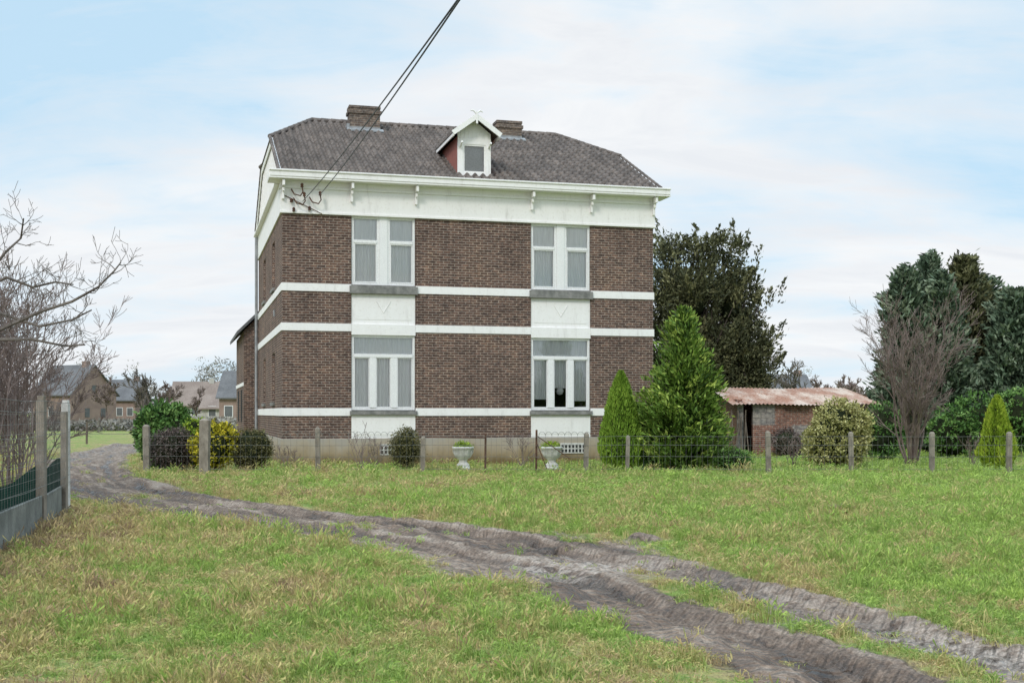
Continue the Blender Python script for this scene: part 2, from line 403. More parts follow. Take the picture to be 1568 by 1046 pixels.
def height(x, y, mud, d, rutd):
    h = (vnoise(x,y,.35,1)-.5)*.10 + (vnoise(x,y,1.6,2)-.5)*.05 + (vnoise(x,y,5,3)-.5)*.03
    h *= 1-sstep(60,120,y)
    m = np.clip(mud,0,1)
    h += -rutd*.065*m*(1-mole(x,y)) + .025*(1-sstep(.05,.25,np.abs(np.abs(d)-1.08)))*sstep(-.1,.5,m)
    h += m*((vnoise(x,y,9,4)-.5)*.045 + (vnoise(x,y,4,6)-.5)*.05 + (vnoise(x,y,17,8)-.5)*.035) + mole(x,y)*.07
    return h - .02
def axis(parts):
    out = []
    for a, b, s in parts: out += list(np.arange(a, b, s))
    return out
xs = np.array([-3000,-1500,-800,-400,-200,-120,-80,-55]+axis([(-42,-20,.6),(-20,-9,.2),(-9,9,.055),(9,24,.25),(24,45,.8)])+[45,60,90,140,250,500,1000,3000])
ys = np.array([-60,-20,-5]+axis([(0,5,.3),(5,20,.055),(20,32,.12),(32,70,.35),(70,130,2)])+[130,170,240,400,700,1300,3000])
GX, GY = np.meshgrid(xs, ys); gx = GX.ravel(); gy = GY.ravel()
mud, dd, al, rutd, sand = mud_fields(gx, gy)
gz = height(gx, gy, mud, dd, rutd)
nx, ny = len(xs), len(ys)
I = np.arange(nx*ny).reshape(ny, nx)
F = np.stack([I[:-1,:-1].ravel(), I[:-1,1:].ravel(), I[1:,1:].ravel(), I[1:,:-1].ravel()], 1)
mesh_obj('ground', np.stack([gx,gy,gz],1), F, M_ground, smooth=True, pattr={'mud':mud,'sand':sand,'along':al,'across':dd,'rut':rutd})

# ------------------------------------------------------------------ instanced grass
proto = bpy.data.collections.new('grass_tufts')
def tuft(i, nb, hmin, hmax, rad, lean, wid):
    V=[];F=[];va=[]
    r = np.random.default_rng(100+i)
    for b in range(nb):
        a = r.random()*6.28; q = rad*math.sqrt(r.random()); x=q*math.cos(a); y=q*math.sin(a)
        h = r.uniform(hmin,hmax); ld = r.random()*6.28; ln = h*r.uniform(.2,1)*lean
        w = wid*r.uniform(.6,1.2); pa = ld+1.57+r.uniform(-.6,.6); wx=w*math.cos(pa); wy=w*math.sin(pa)
        k=len(V)
        V += [(x-wx,y-wy,-.02),(x+wx,y+wy,-.02),
              (x+ln*.35*math.cos(ld)+wx*.8,y+ln*.35*math.sin(ld)+wy*.8,h*.6),(x+ln*.35*math.cos(ld)-wx*.8,y+ln*.35*math.sin(ld)-wy*.8,h*.6),
              (x+ln*math.cos(ld)+wx*.15,y+ln*math.sin(ld)+wy*.15,h*(1-.25*lean*r.random())),(x+ln*math.cos(ld)-wx*.15,y+ln*math.sin(ld)-wy*.15,h*.97*(1-.25*lean*r.random()))]
        F += [(k,k+1,k+2,k+3),(k+3,k+2,k+4,k+5)]
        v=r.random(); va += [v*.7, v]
    o = mesh_obj('grass_tuft', V, np.array(F), M_blade, fattr={'v':va}, do_link=False)
    proto.objects.link(o)
tuft(0,24,.020,.050,.09,1.0,.003); tuft(1,22,.015,.055,.10,1.6,.0033); tuft(2,20,.025,.075,.07,1.2,.003)
tuft(3,26,.012,.035,.11,2.4,.0033); tuft(4,16,.035,.11,.05,1.0,.0032)
def scatter_pts():
    X=[];Y=[];S=[]
    for y0,y1,dens,sc in [(6.2,9,270,1.0),(9,13,200,1.15),(13,18,110,1.4),(18,25,65,1.75),(25,33.5,32,2.3),(33.5,48,10,3.0)]:
        wx0 = -(.47*y1+1.0); wx1 = .47*y1+1.0
        n = int((y1-y0)*(wx1-wx0)*dens)
        x = rng.uniform(wx0,wx1,n); y = rng.uniform(y0,y1,n)
        k = np.abs(x) < .47*y+1.0
        X.append(x[k]);Y.append(y[k]);S.append(np.full(k.sum(),sc))
    return np.concatenate(X),np.concatenate(Y),np.concatenate(S)
X,Y,S = scatter_pts()
mu,d_,al_,ru_,sa_ = mud_fields(X,Y)
p = np.clip(mu + (vnoise(X,Y,4,9)-.5)*.9, 0, 1)
keep = rng.random(len(X)) > sstep(.10,.58,p)*.985
th = math.radians(14.92); cu, su = math.cos(th), math.sin(th)
u = (X+7.04)*cu+(Y-37.6)*su; v = -(X+7.04)*su+(Y-37.6)*cu
keep &= ~((u>-.1)&(u<12.3)&(v>-.05))
keep &= (vnoise(X,Y,1.4,21)*.6+vnoise(X,Y,4.5,22)*.4 > .24) | (rng.random(len(X))<.35)
X,Y,S,mu,d_,ru_ = X[keep],Y[keep],S[keep],mu[keep],d_[keep],ru_[keep]
Z = height(X,Y,mu,d_,ru_)
hs = .42+1.4*vnoise(X,Y,1.1,12)**2 + 1.2*vnoise(X,Y,3.5,13)**3 + .9*(rng.random(len(X))**5) + .8*np.exp(-((Y-32.5)/.4)**2)*rng.random(len(X))
hs *= 1-.55*np.clip(mu*1.6,0,1)
pm = bpy.data.meshes.new('grass'); pm.vertices.add(len(X))
pm.vertices.foreach_set('co', np.stack([X,Y,Z],1).astype(np.float32).ravel())
a = pm.attributes.new('rot','FLOAT_VECTOR','POINT'); a.data.foreach_set('vector', np.stack([rng.normal(0,.15,len(X)),rng.normal(0,.15,len(X)),rng.random(len(X))*6.28],1).astype(np.float32).ravel())
hz = np.minimum(S,1.5)*hs
a = pm.attributes.new('scl','FLOAT_VECTOR','POINT'); a.data.foreach_set('vector', np.stack([S,S,hz],1).astype(np.float32).ravel())
go = bpy.data.objects.new('grass', pm); link(go)
ng = bpy.data.node_groups.new('grass_scatter','GeometryNodeTree')
ng.interface.new_socket('Geometry', in_out='INPUT', socket_type='NodeSocketGeometry')
ng.interface.new_socket('Geometry', in_out='OUTPUT', socket_type='NodeSocketGeometry')
gi = ng.nodes.new('NodeGroupInput'); gout = ng.nodes.new('NodeGroupOutput')
iop = ng.nodes.new('GeometryNodeInstanceOnPoints'); ci = ng.nodes.new('GeometryNodeCollectionInfo')
ci.inputs['Collection'].default_value = proto; ci.inputs['Separate Children'].default_value = True; ci.inputs['Reset Children'].default_value = True
na = ng.nodes.new('GeometryNodeInputNamedAttribute'); na.data_type='FLOAT_VECTOR'; na.inputs['Name'].default_value='rot'
ns = ng.nodes.new('GeometryNodeInputNamedAttribute'); ns.data_type='FLOAT_VECTOR'; ns.inputs['Name'].default_value='scl'
er = ng.nodes.new('FunctionNodeEulerToRotation')
ng.links.new(gi.outputs[0], iop.inputs['Points']); ng.links.new(ci.outputs[0], iop.inputs['Instance'])
iop.inputs['Pick Instance'].default_value = True
ng.links.new(na.outputs['Attribute'], er.inputs[0]); ng.links.new(er.outputs[0], iop.inputs['Rotation'])
ng.links.new(ns.outputs['Attribute'], iop.inputs['Scale']); ng.links.new(iop.outputs[0], gout.inputs[0])
md = go.modifiers.new('scatter','NODES'); md.node_group = ng

# ------------------------------------------------------------------ HOUSE
house = empty('brick_house', (-7.04, 37.6, 0), th)
W = 12.13; DP = 12.4
Z0, ZF = .8, 7.74
wins = [(2.12,4.14),(7.92,9.94)]
segs = [(0,2.12),(4.14,7.92),(9.94,W)]
A = Acc()
for a0,a1 in segs: A.box(a0,a1,0,.35,Z0,ZF)
A.box(0,.35,.352,3.2,Z0,ZF); A.box(0,.35,4.4,8.0,Z0,ZF); A.box(0,.35,9.2,DP,Z0,ZF)
for (z0,z1) in [(Z0,1.95),(3.6,5.75),(7.3,ZF)]:
    A.box(0,.35,3.2,4.4,z0,z1); A.box(0,.35,8.0,9.2,z0,z1)
A.box(W-.35,W,.352,DP,Z0,ZF); A.box(.352,W-.352,DP-.35,DP,Z0,ZF)
A.obj('walls',[M_brick],house)
A = Acc(); A.box(-.04,W+.04,-.04,DP+.04,-.3,Z0)
A.obj('plinth',[M_plinth],house,bevel=.01)
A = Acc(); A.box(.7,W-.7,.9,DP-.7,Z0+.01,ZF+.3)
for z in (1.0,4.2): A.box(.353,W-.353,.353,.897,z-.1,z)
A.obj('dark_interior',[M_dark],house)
A = Acc()
for (z0,z1) in [(5.34,5.58),(4.12,4.36),(1.5,1.74)]:
    for i,(a0,a1) in enumerate(segs):
        A.box(a0-(.03 if i==0 else 0), a1+(.03 if i==2 else 0), -.03,.02,z0,z1)
    A.box(-.03,.01,.022,DP,z0,z1); A.box(W-.01,W+.03,.022,DP,z0,z1)
A.obj('stone_bands',[M_white],house,bevel=.006)
A = Acc()
A.box(-.05,W+.05,-.05,.3,ZF,8.47); A.box(-.08,W+.08,-.09,.3,8.47,8.55); A.box(-.06,W+.06,-.07,.3,8.552,8.72)
A.box(-.05,.3,.302,DP,ZF,8.72); A.box(W-.3,W+.05,.302,DP,ZF,8.72)
A.box(-.07,W+.07,-.08,.25,ZF-.03,ZF+.04)
for uu in (2.12,4.14,7.92,9.94,.02,W-.02):
    A.box(uu-.04,uu+.04,-.40,-.092,8.5,8.68); A.box(uu-.035,uu+.035,-.16,-.052,8.12,8.46); A.box(uu-.035,uu+.035,-.24,-.162,8.35,8.46)
A.obj('frieze',[M_white],house,bevel=.008)
A = Acc()
A.box(-.42,W+.44,-.46,.0,8.70,8.76); A.box(-.40,W+.42,-.48,-.40,8.76,8.95); A.box(-.42,W+.44,-.52,-.40,8.92,8.97)
A.box(-.42,-.36,-.40,.5,8.76,8.95); A.box(W+.38,W+.44,-.40,.5,8.76,8.95)
A.box(-.42,-.05,.0,.5,8.70,8.76); A.box(W+.05,W+.44,.0,.5,8.70,8.76)
A.box(-.2,-.052,.5,DP,8.66,8.74)
A.obj('gutter_cornice',[M_white],house,bevel=.01)
SL = .471; VR = 6.2; vj = 3.5; zj = 9.12+SL*3.5; zr = 9.12+SL*VR
A = Acc()
prof = [(0,.02,8.72),(0,DP-.02,8.72),(0,DP-.02,9.05),(0,DP-vj,zj-.08),(0,vj,zj-.08),(0,.02,9.05)]
A.prism([(-.03,p[1],p[2]) for p in prof],(.2,0,0)); A.prism([(W-.17,p[1],p[2]) for p in prof],(.2,0,0))
for i in range(1,30):
    y = i*.42
    if y<DP-.1:
        top = min(9.1+SL*min(y,DP-y), zj)-.15
        A.box(-.045,-.031,y-.02,y+.02,8.74,top)
for ux in (-.11,W+.03):
    for (y0,z0,y1,z1) in [(-.35,8.93,vj,zj-.03),(DP+.35,8.93,DP-vj,zj-.03),(vj,zj-.03,DP-vj,zj-.03)]:
        A.beam((ux+.03,y0,z0-.06),(ux+.03,y1,z1-.06),.035,.22)
A.obj('gable_boards',[M_white],house)
uL0,uR0 = -.14, W+.12
def roof_surface(flip):
    v0,v1 = -.42, VR; rows = int(round((v1-v0)/.34)); vv=[]; off=[]
    for r in range(rows):
        a_ = v0+(v1-v0)*r/rows; b_ = v0+(v1-v0)*(r+1)/rows
        vv += [a_, a_+.004, (a_+b_)/2, b_-.002]; off += [-.01,.065,.032,.0]
    us = np.arange(-.2, W+.2, .0325)
    V=[]
    for a_,o_ in zip(vv,off):
        t = np.clip((a_-vj)/(VR-vj),0,1); ul = uL0+(1.5-uL0)*t; ur = uR0-(uR0-(W-1.5))*t
        uc = np.clip(us,ul,ur)
        ph = (uc/.26)%1.0
        wv = np.where(ph<.6, .075*np.sin(ph/.6*math.pi), -.03*np.sin((ph-.6)/.4*math.pi))
        z = 9.12+SL*a_+o_+wv
        y = np.full_like(uc, a_ if not flip else DP-a_)
        V.append(np.stack([uc,y,z],1))
    V = np.concatenate(V); nu=len(us); nv=len(vv)
    I=np.arange(nu*nv).reshape(nv,nu)
    F=np.stack([I[:-1,:-1].ravel(),I[:-1,1:].ravel(),I[1:,1:].ravel(),I[1:,:-1].ravel()],1)
    return V,F
V1,F1 = roof_surface(False); V2,F2 = roof_surface(True)
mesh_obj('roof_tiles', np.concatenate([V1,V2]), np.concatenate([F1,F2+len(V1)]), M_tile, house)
A = Acc()
for s,(e,rp) in ((1,(uL0,1.5)),(-1,(uR0,W-1.5))):
    A.poly([(e,vj,zj),(e,DP-vj,zj),(rp,VR,zr)] if s<0 else [(e,DP-vj,zj),(e,vj,zj),(rp,VR,zr)])
def ridge(a,b,r=.10,n=None):
    a=Vector(a);b=Vector(b);n=n or int((b-a).length/.35)
    for i in range(n):
        p=a.lerp(b,i/n);q=a.lerp(b,(i+1.06)/n); A.tube([p,q],[r,r*.86],8,0,True)
ridge((1.5,VR,zr+.03),(W-1.5,VR,zr+.03))
for e,rp in ((uL0,1.5),(uR0,W-1.5)):
    ridge((e,vj,zj+.04),(rp,VR,zr+.04),.085); ridge((e,DP-vj,zj+.04),(rp,VR,zr+.04),.085)
    ridge((e,-.4,8.98),(e,vj,zj+.04),.06)
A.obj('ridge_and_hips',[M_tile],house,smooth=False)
A = Acc(); d0,d1=5.50,6.58; dc=6.04
A.box(d0,d0+.17,-.02,.06,9.08,10.32); A.box(d1-.17,d1,-.02,.06,9.08,10.32)
A.box(d0+.17,d1-.17,-.02,.06,9.08,9.24); A.box(d0+.17,d1-.17,-.02,.06,10.14,10.32)
A.box(d0-.06,d1+.06,-.08,.05,9.02,9.08); A.box(d0+.17,d0+.22,-.0,.05,9.24,10.14); A.box(d1-.22,d1-.17,-.0,.05,9.24,10.14)
A.box(d0+.22,d1-.22,-.0,.05,9.24,9.29); A.box(d0+.22,d1-.22,.0,.05,10.09,10.14)
A.prism([(d0,.0,10.32),(d1,.0,10.32),(d1,.0,10.5),(dc,.0,10.92),(d0,.0,10.5)],(0,.05,0))
for i in range(8): A.box(d0+.1+i*.125,d0+.115+i*.125,-.012,-.001,10.34,10.55)
ez=10.42; ea=10.98; eu0,eu1=5.27,6.83
for e in (eu0,eu1):
    A.beam((e,-.36,ez-.02),(dc,-.36,ea-.02),.04,.15)
    A.beam((e+(.03 if e<dc else -.03),-.34,ez-.06),(e+(.03 if e<dc else -.03),2.75,ez-.06),.03,.10)
A.beam((dc,-.37,ea-.25),(dc,-.37,ea+.12),.06,.05)
for s in (-1,1):
    A.beam((dc+s*.47,-.33,10.15),(dc+s*.47,-.02,10.05),.05,.06)
A.tube([(dc-.02,-.36,ea+.08),(dc-.12,-.36,ea+.17),(dc-.2,-.36,ea+.15)],[.035,.03,.02],5); A.tube([(dc,-.36,ea+.08),(dc+.12,-.36,ea+.16),(dc+.2,-.36,ea+.12)],[.035,.03,.02],5)
A.obj('dormer_front',[M_white],house)
A = Acc()
for uu in (d0,d1-.04): A.prism([(uu,.062,9.1),(uu,2.8,10.4),(uu,.062,10.4)],(.04,0,0))
A.obj('dormer_cheeks',[M_red],house)
A = Acc()
A.prism([(eu0,-.34,ez),(dc,-.34,ea),(dc,4.0,ea),(eu0,2.8,ez)],(0,0,.05)); A.prism([(dc,-.34,ea),(eu1,-.34,ez),(eu1,2.8,ez),(dc,4.0,ea)],(0,0,.05))
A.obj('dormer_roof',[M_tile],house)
A = Acc(); A.poly([(d0+.2,.03,9.27),(d1-.2,.03,9.27),(d1-.2,.03,10.12),(d0+.2,.03,10.12)])
A.obj('dormer_glass',[M_glass],house)
A = Acc(); A.box(d0+.06,d1-.06,.10,.14,9.1,10.3); A.obj('dormer_blind',[M_blindg],house)
A = Acc()
for (a0,a1,zt) in ((2.72,3.80,12.42),(8.07,9.0,12.22)):
    A.box(a0,a1,5.05,5.65,11.2,zt-.1); A.box(a0-.05,a1+.05,5.0,5.7,zt-.28,zt-.16); A.box(a0-.02,a1+.02,5.03,5.67,zt-.1,zt)
A.obj('chimneys',[M_brick_chim],house,bevel=.01)
A = Acc()
for (a0,a1) in ((2.72,3.80),(8.07,9.0)):
    A.prism([(a0-.1,4.82,11.46),(a1+.1,4.82,11.46),(a1+.1,5.05,11.57),(a0-.1,5.05,11.57)],(0,0,.05)); A.box(a0-.1,a0-.004,5.0,5.7,11.5,11.75); A.box(a0,a1,5.0,5.045,11.5,11.66)
A.obj('chimney_flashing',[M_zinc],house)

def curtain(A,x0,x1,z0,z1,y,amp=.025,freq=11,m=0):
    n=max(4,int((x1-x0)/.02)); b=len(A.V); ph=rnd.random()*6
    for i in range(n+1):
        x=x0+(x1-x0)*i/n; yy=y+amp*math.sin(freq*2*math.pi*(x-x0)+ph+math.sin(x*9)*1.2)
        A.V+=[(x,yy,z0),(x,yy*1.0+.0,z1)]
    for i in range(n): A.F.append((b+2*i,b+2*i+2,b+2*i+3,b+2*i+1)); A.M.append(m)
FR=Acc(); GL=Acc(); CU=Acc(); ST=Acc(); PN=Acc()
def frame_rect(x0,x1,z0,z1,t,y0,y1):
    FR.box(x0,x0+t,y0,y1,z0,z1); FR.box(x1-t,x1,y0,y1,z0,z1); FR.box(x0+t,x1-t,y0,y1,z0,z0+t); FR.box(x0+t,x1-t,y0,y1,z1-t,z1)
for wi,(a0,a1) in enumerate(wins):
    c=(a0+a1)/2
    z0,z1=5.58,7.71
    FR.box(c-.13,c+.13,.02,.2,z0,z1)
    for (b0,b1) in ((a0+.01,c-.13),(c+.13,a1-.01)):
        frame_rect(b0,b1,z0,z1,.075,.05,.14)
        zt=z0+(z1-z0)*.635
        FR.box(b0+.075,b1-.075,.03,.13,zt-.05,zt+.05)
        frame_rect(b0+.077,b1-.077,z0+.077,zt-.052,.035,.045,.12)
        GL.poly([(b0+.05,.10,z0+.05),(b1-.05,.10,z0+.05),(b1-.05,.10,z1-.05),(b0+.05,.10,z1-.05)])
        curtain(CU,b0,b1,z0,zt+.02,.16,.015); curtain(CU,b0,b1,zt+.02,z1,.15,.006,7)
        for s in (0,1):
            curtain(CU,b0 if s==0 else b1-.14,b0+.14 if s==0 else b1,z0,zt,.13,.01,14)
    PN.box(a0+.01,a1-.01,.30,.34,ZF-.05,ZF)
    ST.box(a0-.06,a1+.06,-.10,.3,5.30,5.545); ST.box(a0+.0,a1-.0,-.06,.34,5.547,5.578)
    ST.box(a0-.05,a1+.05,-.09,.3,1.53,1.66)
    PN.box(a0+.003,a1-.003,.03,.3,4.36,5.298); PN.box(a0+.003,a1-.003,-.02,.3,4.02,4.357)
    PN.box(a0+.12,a1-.12,.022,.029,4.50,5.18)
    PN.tube([(c-.22,.02,5.08),(c,.015,4.72),(c+.22,.02,5.08)],.016,5)
    PN.box(a0+.003,a1-.003,.0,.3,Z0+.002,1.528); PN.box(a0+.15,a1-.15,-.01,-.001,Z0+.12,1.42)
    z0,z1=1.68,4.02; zt=3.38
    frame_rect(a0+.01,a1-.01,z0,z1,.075,.05,.15)
    FR.box(a0+.085,a1-.085,.02,.14,zt-.055,zt+.055)
    GL.poly([(a0+.05,.10,z0+.05),(a1-.05,.10,z0+.05),(a1-.05,.10,z1-.05),(a0+.05,.10,z1-.05)])
    inner=(a1-a0-.17); m1=a0+.085+inner*.32; m2=a0+.085+inner*.68
    for m_ in (m1,m2): FR.box(m_-.10,m_+.10,.025,.135,z0+.077,zt-.057)
    for (b0,b1) in ((a0+.087,m1-.102),(m1+.102,m2-.102),(m2+.102,a1-.087)):
        frame_rect(b0,b1,z0+.077,zt-.057,.03,.045,.12)
    curtain(CU,a0,a1,zt,z1,.16,.01,8)
    if wi==0: curtain(CU,a0,a1,z0,zt,.17,.02)
    else:
        curtain(CU,a0,a0+.62,z0+.35,zt,.17,.02); curtain(CU,a0+.62,a1-.62,z0+.72,zt,.17,.02); curtain(CU,a1-.62,a1,z0+.30,zt,.17,.02)
        CU.lathe([(.0,.0),(.09,.02),(.13,.12),(.1,.22),(.03,.26)],(c+.05,.3,z0+.5),12)
for (b0,b1) in ((3.2,4.4),(8.0,9.2)):
    for (z0,z1) in ((1.95,3.6),(5.75,7.3)):
        for (q0,q1,q2,q3) in ((b0,b0+.08,z0,z1),(b1-.08,b1,z0,z1),(b0+.08,b1-.08,z0,z0+.08),(b0+.08,b1-.08,z1-.08,z1),(b0+.56,b0+.64,z0+.08,z1-.08)):
            FR.box(.12,.2,q0,q1,q2,q3)
        GL.poly([(.16,b0+.02,z0+.02),(.16,b1-.02,z0+.02),(.16,b1-.02,z1-.02),(.16,b0+.02,z1-.02)])
        CU.box(.28,.3,b0,b1,z0+.3,z1)
        ST.box(-.08,.3,b0-.05,b1+.05,z0-.12,z0-.005)
FR.obj('window_frames',[M_pvc],house,bevel=.006); GL.obj('window_glass',[M_glass],house); CU.obj('curtains',[M_curt],house)
ST.obj('window_sills',[M_stone],house,bevel=.01); PN.obj('white_panels',[M_white],house,bevel=.004)
A=Acc()
for (a0,a1) in ((8.9,9.75),(10.3,10.6),(3.0,3.5)):
    A.box(a0,a1,-.07,-.042,.28,.62,0)
    nx_=int((a1-a0)/.12)
    for i in range(nx_):
        for j in range(2):
            A.box(a0+.03+i*.12,a0+.03+i*.12+.07,-.075,-.071,.32+j*.14,.32+j*.14+.10,1)
A.obj('cellar_vents',[M_conc_w,M_dark],house)
A=Acc()
A.tube([(-.12,DP-.5,8.6),(-.12,DP-.5,.3)],.06,8); A.tube([(-.1,2.0,4.9),(-.1,2.0,4.7)],.03,6)
A.obj('downpipe',[M_zinc],house)
A=Acc()
for ux,zz in ((.55,8.32),(.62,8.05),(1.1,8.1)):
    A.tube([(ux-.28,-.08,zz+.12),(ux-.2,-.2,zz-.05),(ux-.02,-.25,zz-.1),(ux+.06,-.25,zz+.02),(ux+.03,-.25,zz+.18)],.02,6)
    for q in ((ux+.03,-.25,zz+.15),(ux-.28,-.12,zz-.3)):
        A.lathe([(.0,.0),(.05,.01),(.035,.05),(.05,.09),(.03,.13),(.0,.14)],q,10)
A.tube([(.05,-.08,8.25),(1.2,-.09,7.72),(1.25,-.07,7.55)],.012,5)
A.obj('cable_brackets',[M_rust],house)

# rear annex
A=Acc(); ax0,ax1,ay0,ay1=-.45,4.6,15.4,23
A.box(ax0,ax1,ay0,ay1,0,5.1,0)
cxx=(ax0+ax1)/2
A.prism([(ax0,ay0,5.1),(ax1,ay0,5.1),(cxx,ay0,7.6)],(0,ay1-ay0,0),0)
for s in (ax0-.3,ax1+.3):
    A.prism([(s,ay0-.25,4.9),(cxx,ay0-.25,7.68),(cxx,ay0-.25,7.82),(s,ay0-.25,5.05)],(0,ay1-ay0+.5,0),1)
A.box(ax0-.02,ax0,17,18,1.2,2.6,2); A.box(ax0-.02,ax0,20,21,1.2,2.6,2); A.box(ax0-.03,ax0,15.4,23,2.75,2.9,3)
A.box(.5,3.6,DP+.05,15.398,0,4.2,0)
A.obj('rear_wing',[M_brick,M_dist_roof,M_dark,M_white],house)

# overhead cable
A=Acc()
def hx(u_,v_,z_): return Vector((-7.04+u_*cu-v_*su, 37.6+u_*su+v_*cu, z_))
for k,(st,ex) in enumerate(((hx(1.1,-.27,8.25),0),(hx(.6,-.27,8.05),.05))):
    e1=Vector((bx(704,14)+ex*.3,14,bz(0,14)+ex))
    d=(e1-st); pts=[]
    for i in range(41):
        t=i/40*1.9; p=st+d*t; sg_=.35
        sag=-sg_*4*(t/1.9)*(1-t/1.9); corr=sg_*4*(1/1.9)*(1-1/1.9)*t
        pts.append(p+Vector((0,0,sag+corr)))
    A.tube(pts,.012,5)
A.obj('overhead_cable',[M_black])

# ------------------------------------------------------------------ vegetation
def unit(v): return v/np.maximum(np.linalg.norm(v,axis=1,keepdims=True),1e-9)
def leaves(c, dirv, ln, wd, val, name, mat, parent):
    n=len(c); a=unit(dirv); r=unit(rng.normal(size=(n,3))); b=unit(np.cross(a,r))
    ln=np.broadcast_to(ln,(n,))[:,None]; wd=np.broadcast_to(wd,(n,))[:,None]
    V=np.stack([c-a*ln*.5, c+b*wd*.5, c+a*ln*.5, c-b*wd*.5],1).reshape(-1,3)
    F=np.arange(n*4).reshape(n,4)
    return mesh_obj(name,V,F,mat,parent,fattr={'v':np.clip(val,0,1)})
def n3(p,s,seed=0):
    return .5*(vnoise(p[:,0]+p[:,2]*.7,p[:,1]-p[:,2]*.6,s,seed)+vnoise(p[:,0]-p[:,2]*.5,p[:,2]+p[:,1]*.4,s,seed+1))
def core(A,c,rx,ry,rz,seed):
    nu,nv=14,9; b=len(A.V)
    for j in range(nv+1):
        ph=math.pi*j/nv-math.pi/2
        for i in range(nu):
            t=2*math.pi*i/nu; q=Vector((math.cos(t)*math.cos(ph),math.sin(t)*math.cos(ph),math.sin(ph)))
            k=1+.3*mnoise.noise(q*2.2+Vector((seed,0,0)))
            A.V.append((c[0]+q.x*rx*k,c[1]+q.y*ry*k,c[2]+q.z*rz*k))
    for j in range(nv):
        for i in range(nu):
            i2=(i+1)%nu; A.F.append((b+j*nu+i,b+j*nu+i2,b+(j+1)*nu+i2,b+(j+1)*nu+i)); A.M.append(0)
def blob_foliage(name, mat, parent, blobs, nclump, nleaf, cr_, ln, wd, up=.3, carve=.0, cscale=.8, shell=.6, seed=0, vbias=0):
    bl=np.array(blobs,float); w=(bl[:,3]*bl[:,4]*bl[:,5])**(2/3); w/=w.sum()
    k=rng.choice(len(bl),nclump,p=w)
    q=unit(rng.normal(size=(nclump,3))); r=rng.uniform(shell**3,1.0,nclump)**(1/3)
    c=bl[k,:3]+q*r[:,None]*bl[k,3:6]
    lump=n3(c,1.3,seed+40); c+= q*((lump-.5)*.9*bl[k,3].mean()*.6)[:,None]
    m=c[:,2]>.02
    if carve>0: m&=n3(c,cscale,seed+3)>carve
    c=c[m]; q=q[m]
    n=len(c); vc=np.clip(rng.normal(.42+vbias,.2,n),0,1)
    C=np.repeat(c,nleaf,0)+rng.normal(size=(n*nleaf,3))*np.array([cr_,cr_,cr_*.8])
    Q=np.repeat(q,nleaf,0)*.7+rng.normal(size=(n*nleaf,3))*.7; Q[:,2]+=up
    val=np.repeat(vc,nleaf)+rng.normal(0,.14,n*nleaf)
    m=C[:,2]>.0; C,Q,val=C[m],Q[m],val[m]
    return leaves(C,Q,ln*rng.uniform(.6,1.3,len(C)),wd*rng.uniform(.7,1.2,len(C)),val,name,mat,parent)
def plumes(name, mat, parent, blobs, n, length, nl, ln, wd, seed):
    r_=np.random.default_rng(seed); bl=np.array(blobs,float); w=(bl[:,3]*bl[:,5]); w/=w.sum(); C=[];D=[];Vv=[]
    for i in range(n):
        b=bl[r_.choice(len(bl),p=w)]; q=r_.normal(size=3); q/=np.linalg.norm(q); q[2]=abs(q[2])*.9+.0
        s=b[:3]+q*b[3:6]*.9; d=np.array([q[0]*.8,q[1]*.8,.55+r_.random()*.6]); d/=np.linalg.norm(d)
        Ln=length*r_.uniform(.5,1.25); t=r_.random(nl)**.8; spread=.26*Ln*(1-t)+.03
        p=s+d*(t*Ln)[:,None]+r_.normal(size=(nl,3))*spread[:,None]*.7
        vb=np.clip(r_.normal(.45,.22),0,1)
        C.append(p);D.append(np.tile(d,(nl,1))+r_.normal(size=(nl,3))*.45);Vv.append(vb+r_.normal(0,.13,nl))
    C=np.concatenate(C);D=np.concatenate(D);Vv=np.concatenate(Vv)
    leaves(C,D,ln*rng.uniform(.6,1.3,len(C)),wd*rng.uniform(.7,1.3,len(C)),Vv,name,mat,parent)
def bush(name, x, y, w, h, mat, n=500, nl=14, ln=.07, wd=.04, seed=0, blobs=None):
    e=empty(name,(x,y,0))
    r=w/2
    if blobs is None:
        blobs=[(0,0,h*.5,r*.92,r*.85,h*.5)]
        rr=random.Random(seed)
        for i in range(5):
            a=rr.random()*6.28; blobs.append((math.cos(a)*r*.45,math.sin(a)*r*.4,h*rr.uniform(.35,.72),r*.5,r*.5,h*.3))
    A=Acc()
    for b in blobs: core(A,b[:3],b[3]*.76,b[4]*.76,b[5]*.80,seed)
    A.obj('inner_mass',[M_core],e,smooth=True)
    blob_foliage('leaves',mat,e,blobs,n,nl,.07,ln,wd,.35,.0,shell=.82,seed=seed)
    A=Acc()
    for i in range(6):
        a=i*1.05; A.tube([(0,0,0),(math.cos(a)*r*.3,math.sin(a)*r*.3,h*.35),(math.cos(a)*r*.6,math.sin(a)*r*.6,h*.7)],[.02,.015,.006],5)
    A.obj('stems',[M_bark],e)
    return e
bush('laurel_bush',bx(253,35),35,1.7,1.88,LM_laurel,700,14,.15,.07,1)
bush('heather_bush',bx(258,33.5),33.7,1.2,1.15,LM_heather,500,16,.07,.028,2)
bush('golden_shrub',bx(326,33.5),33.6,1.25,1.36,LM_yellow,460,12,.09,.055,3)
bush('golden_shrub',bx(305,34.6),34.6,.9,1.45,LM_ytip,300,12,.09,.055,33)
bush('privet_hedge',bx(384,33.8),33.9,1.25,1.2,LM_olive,600,14,.06,.035,4)
bush('box_ball',bx(622,33.9),33.9,.80,1.13,LM_olive,480,14,.05,.03,5,blobs=[(0,0,.6,.40,.40,.54)])
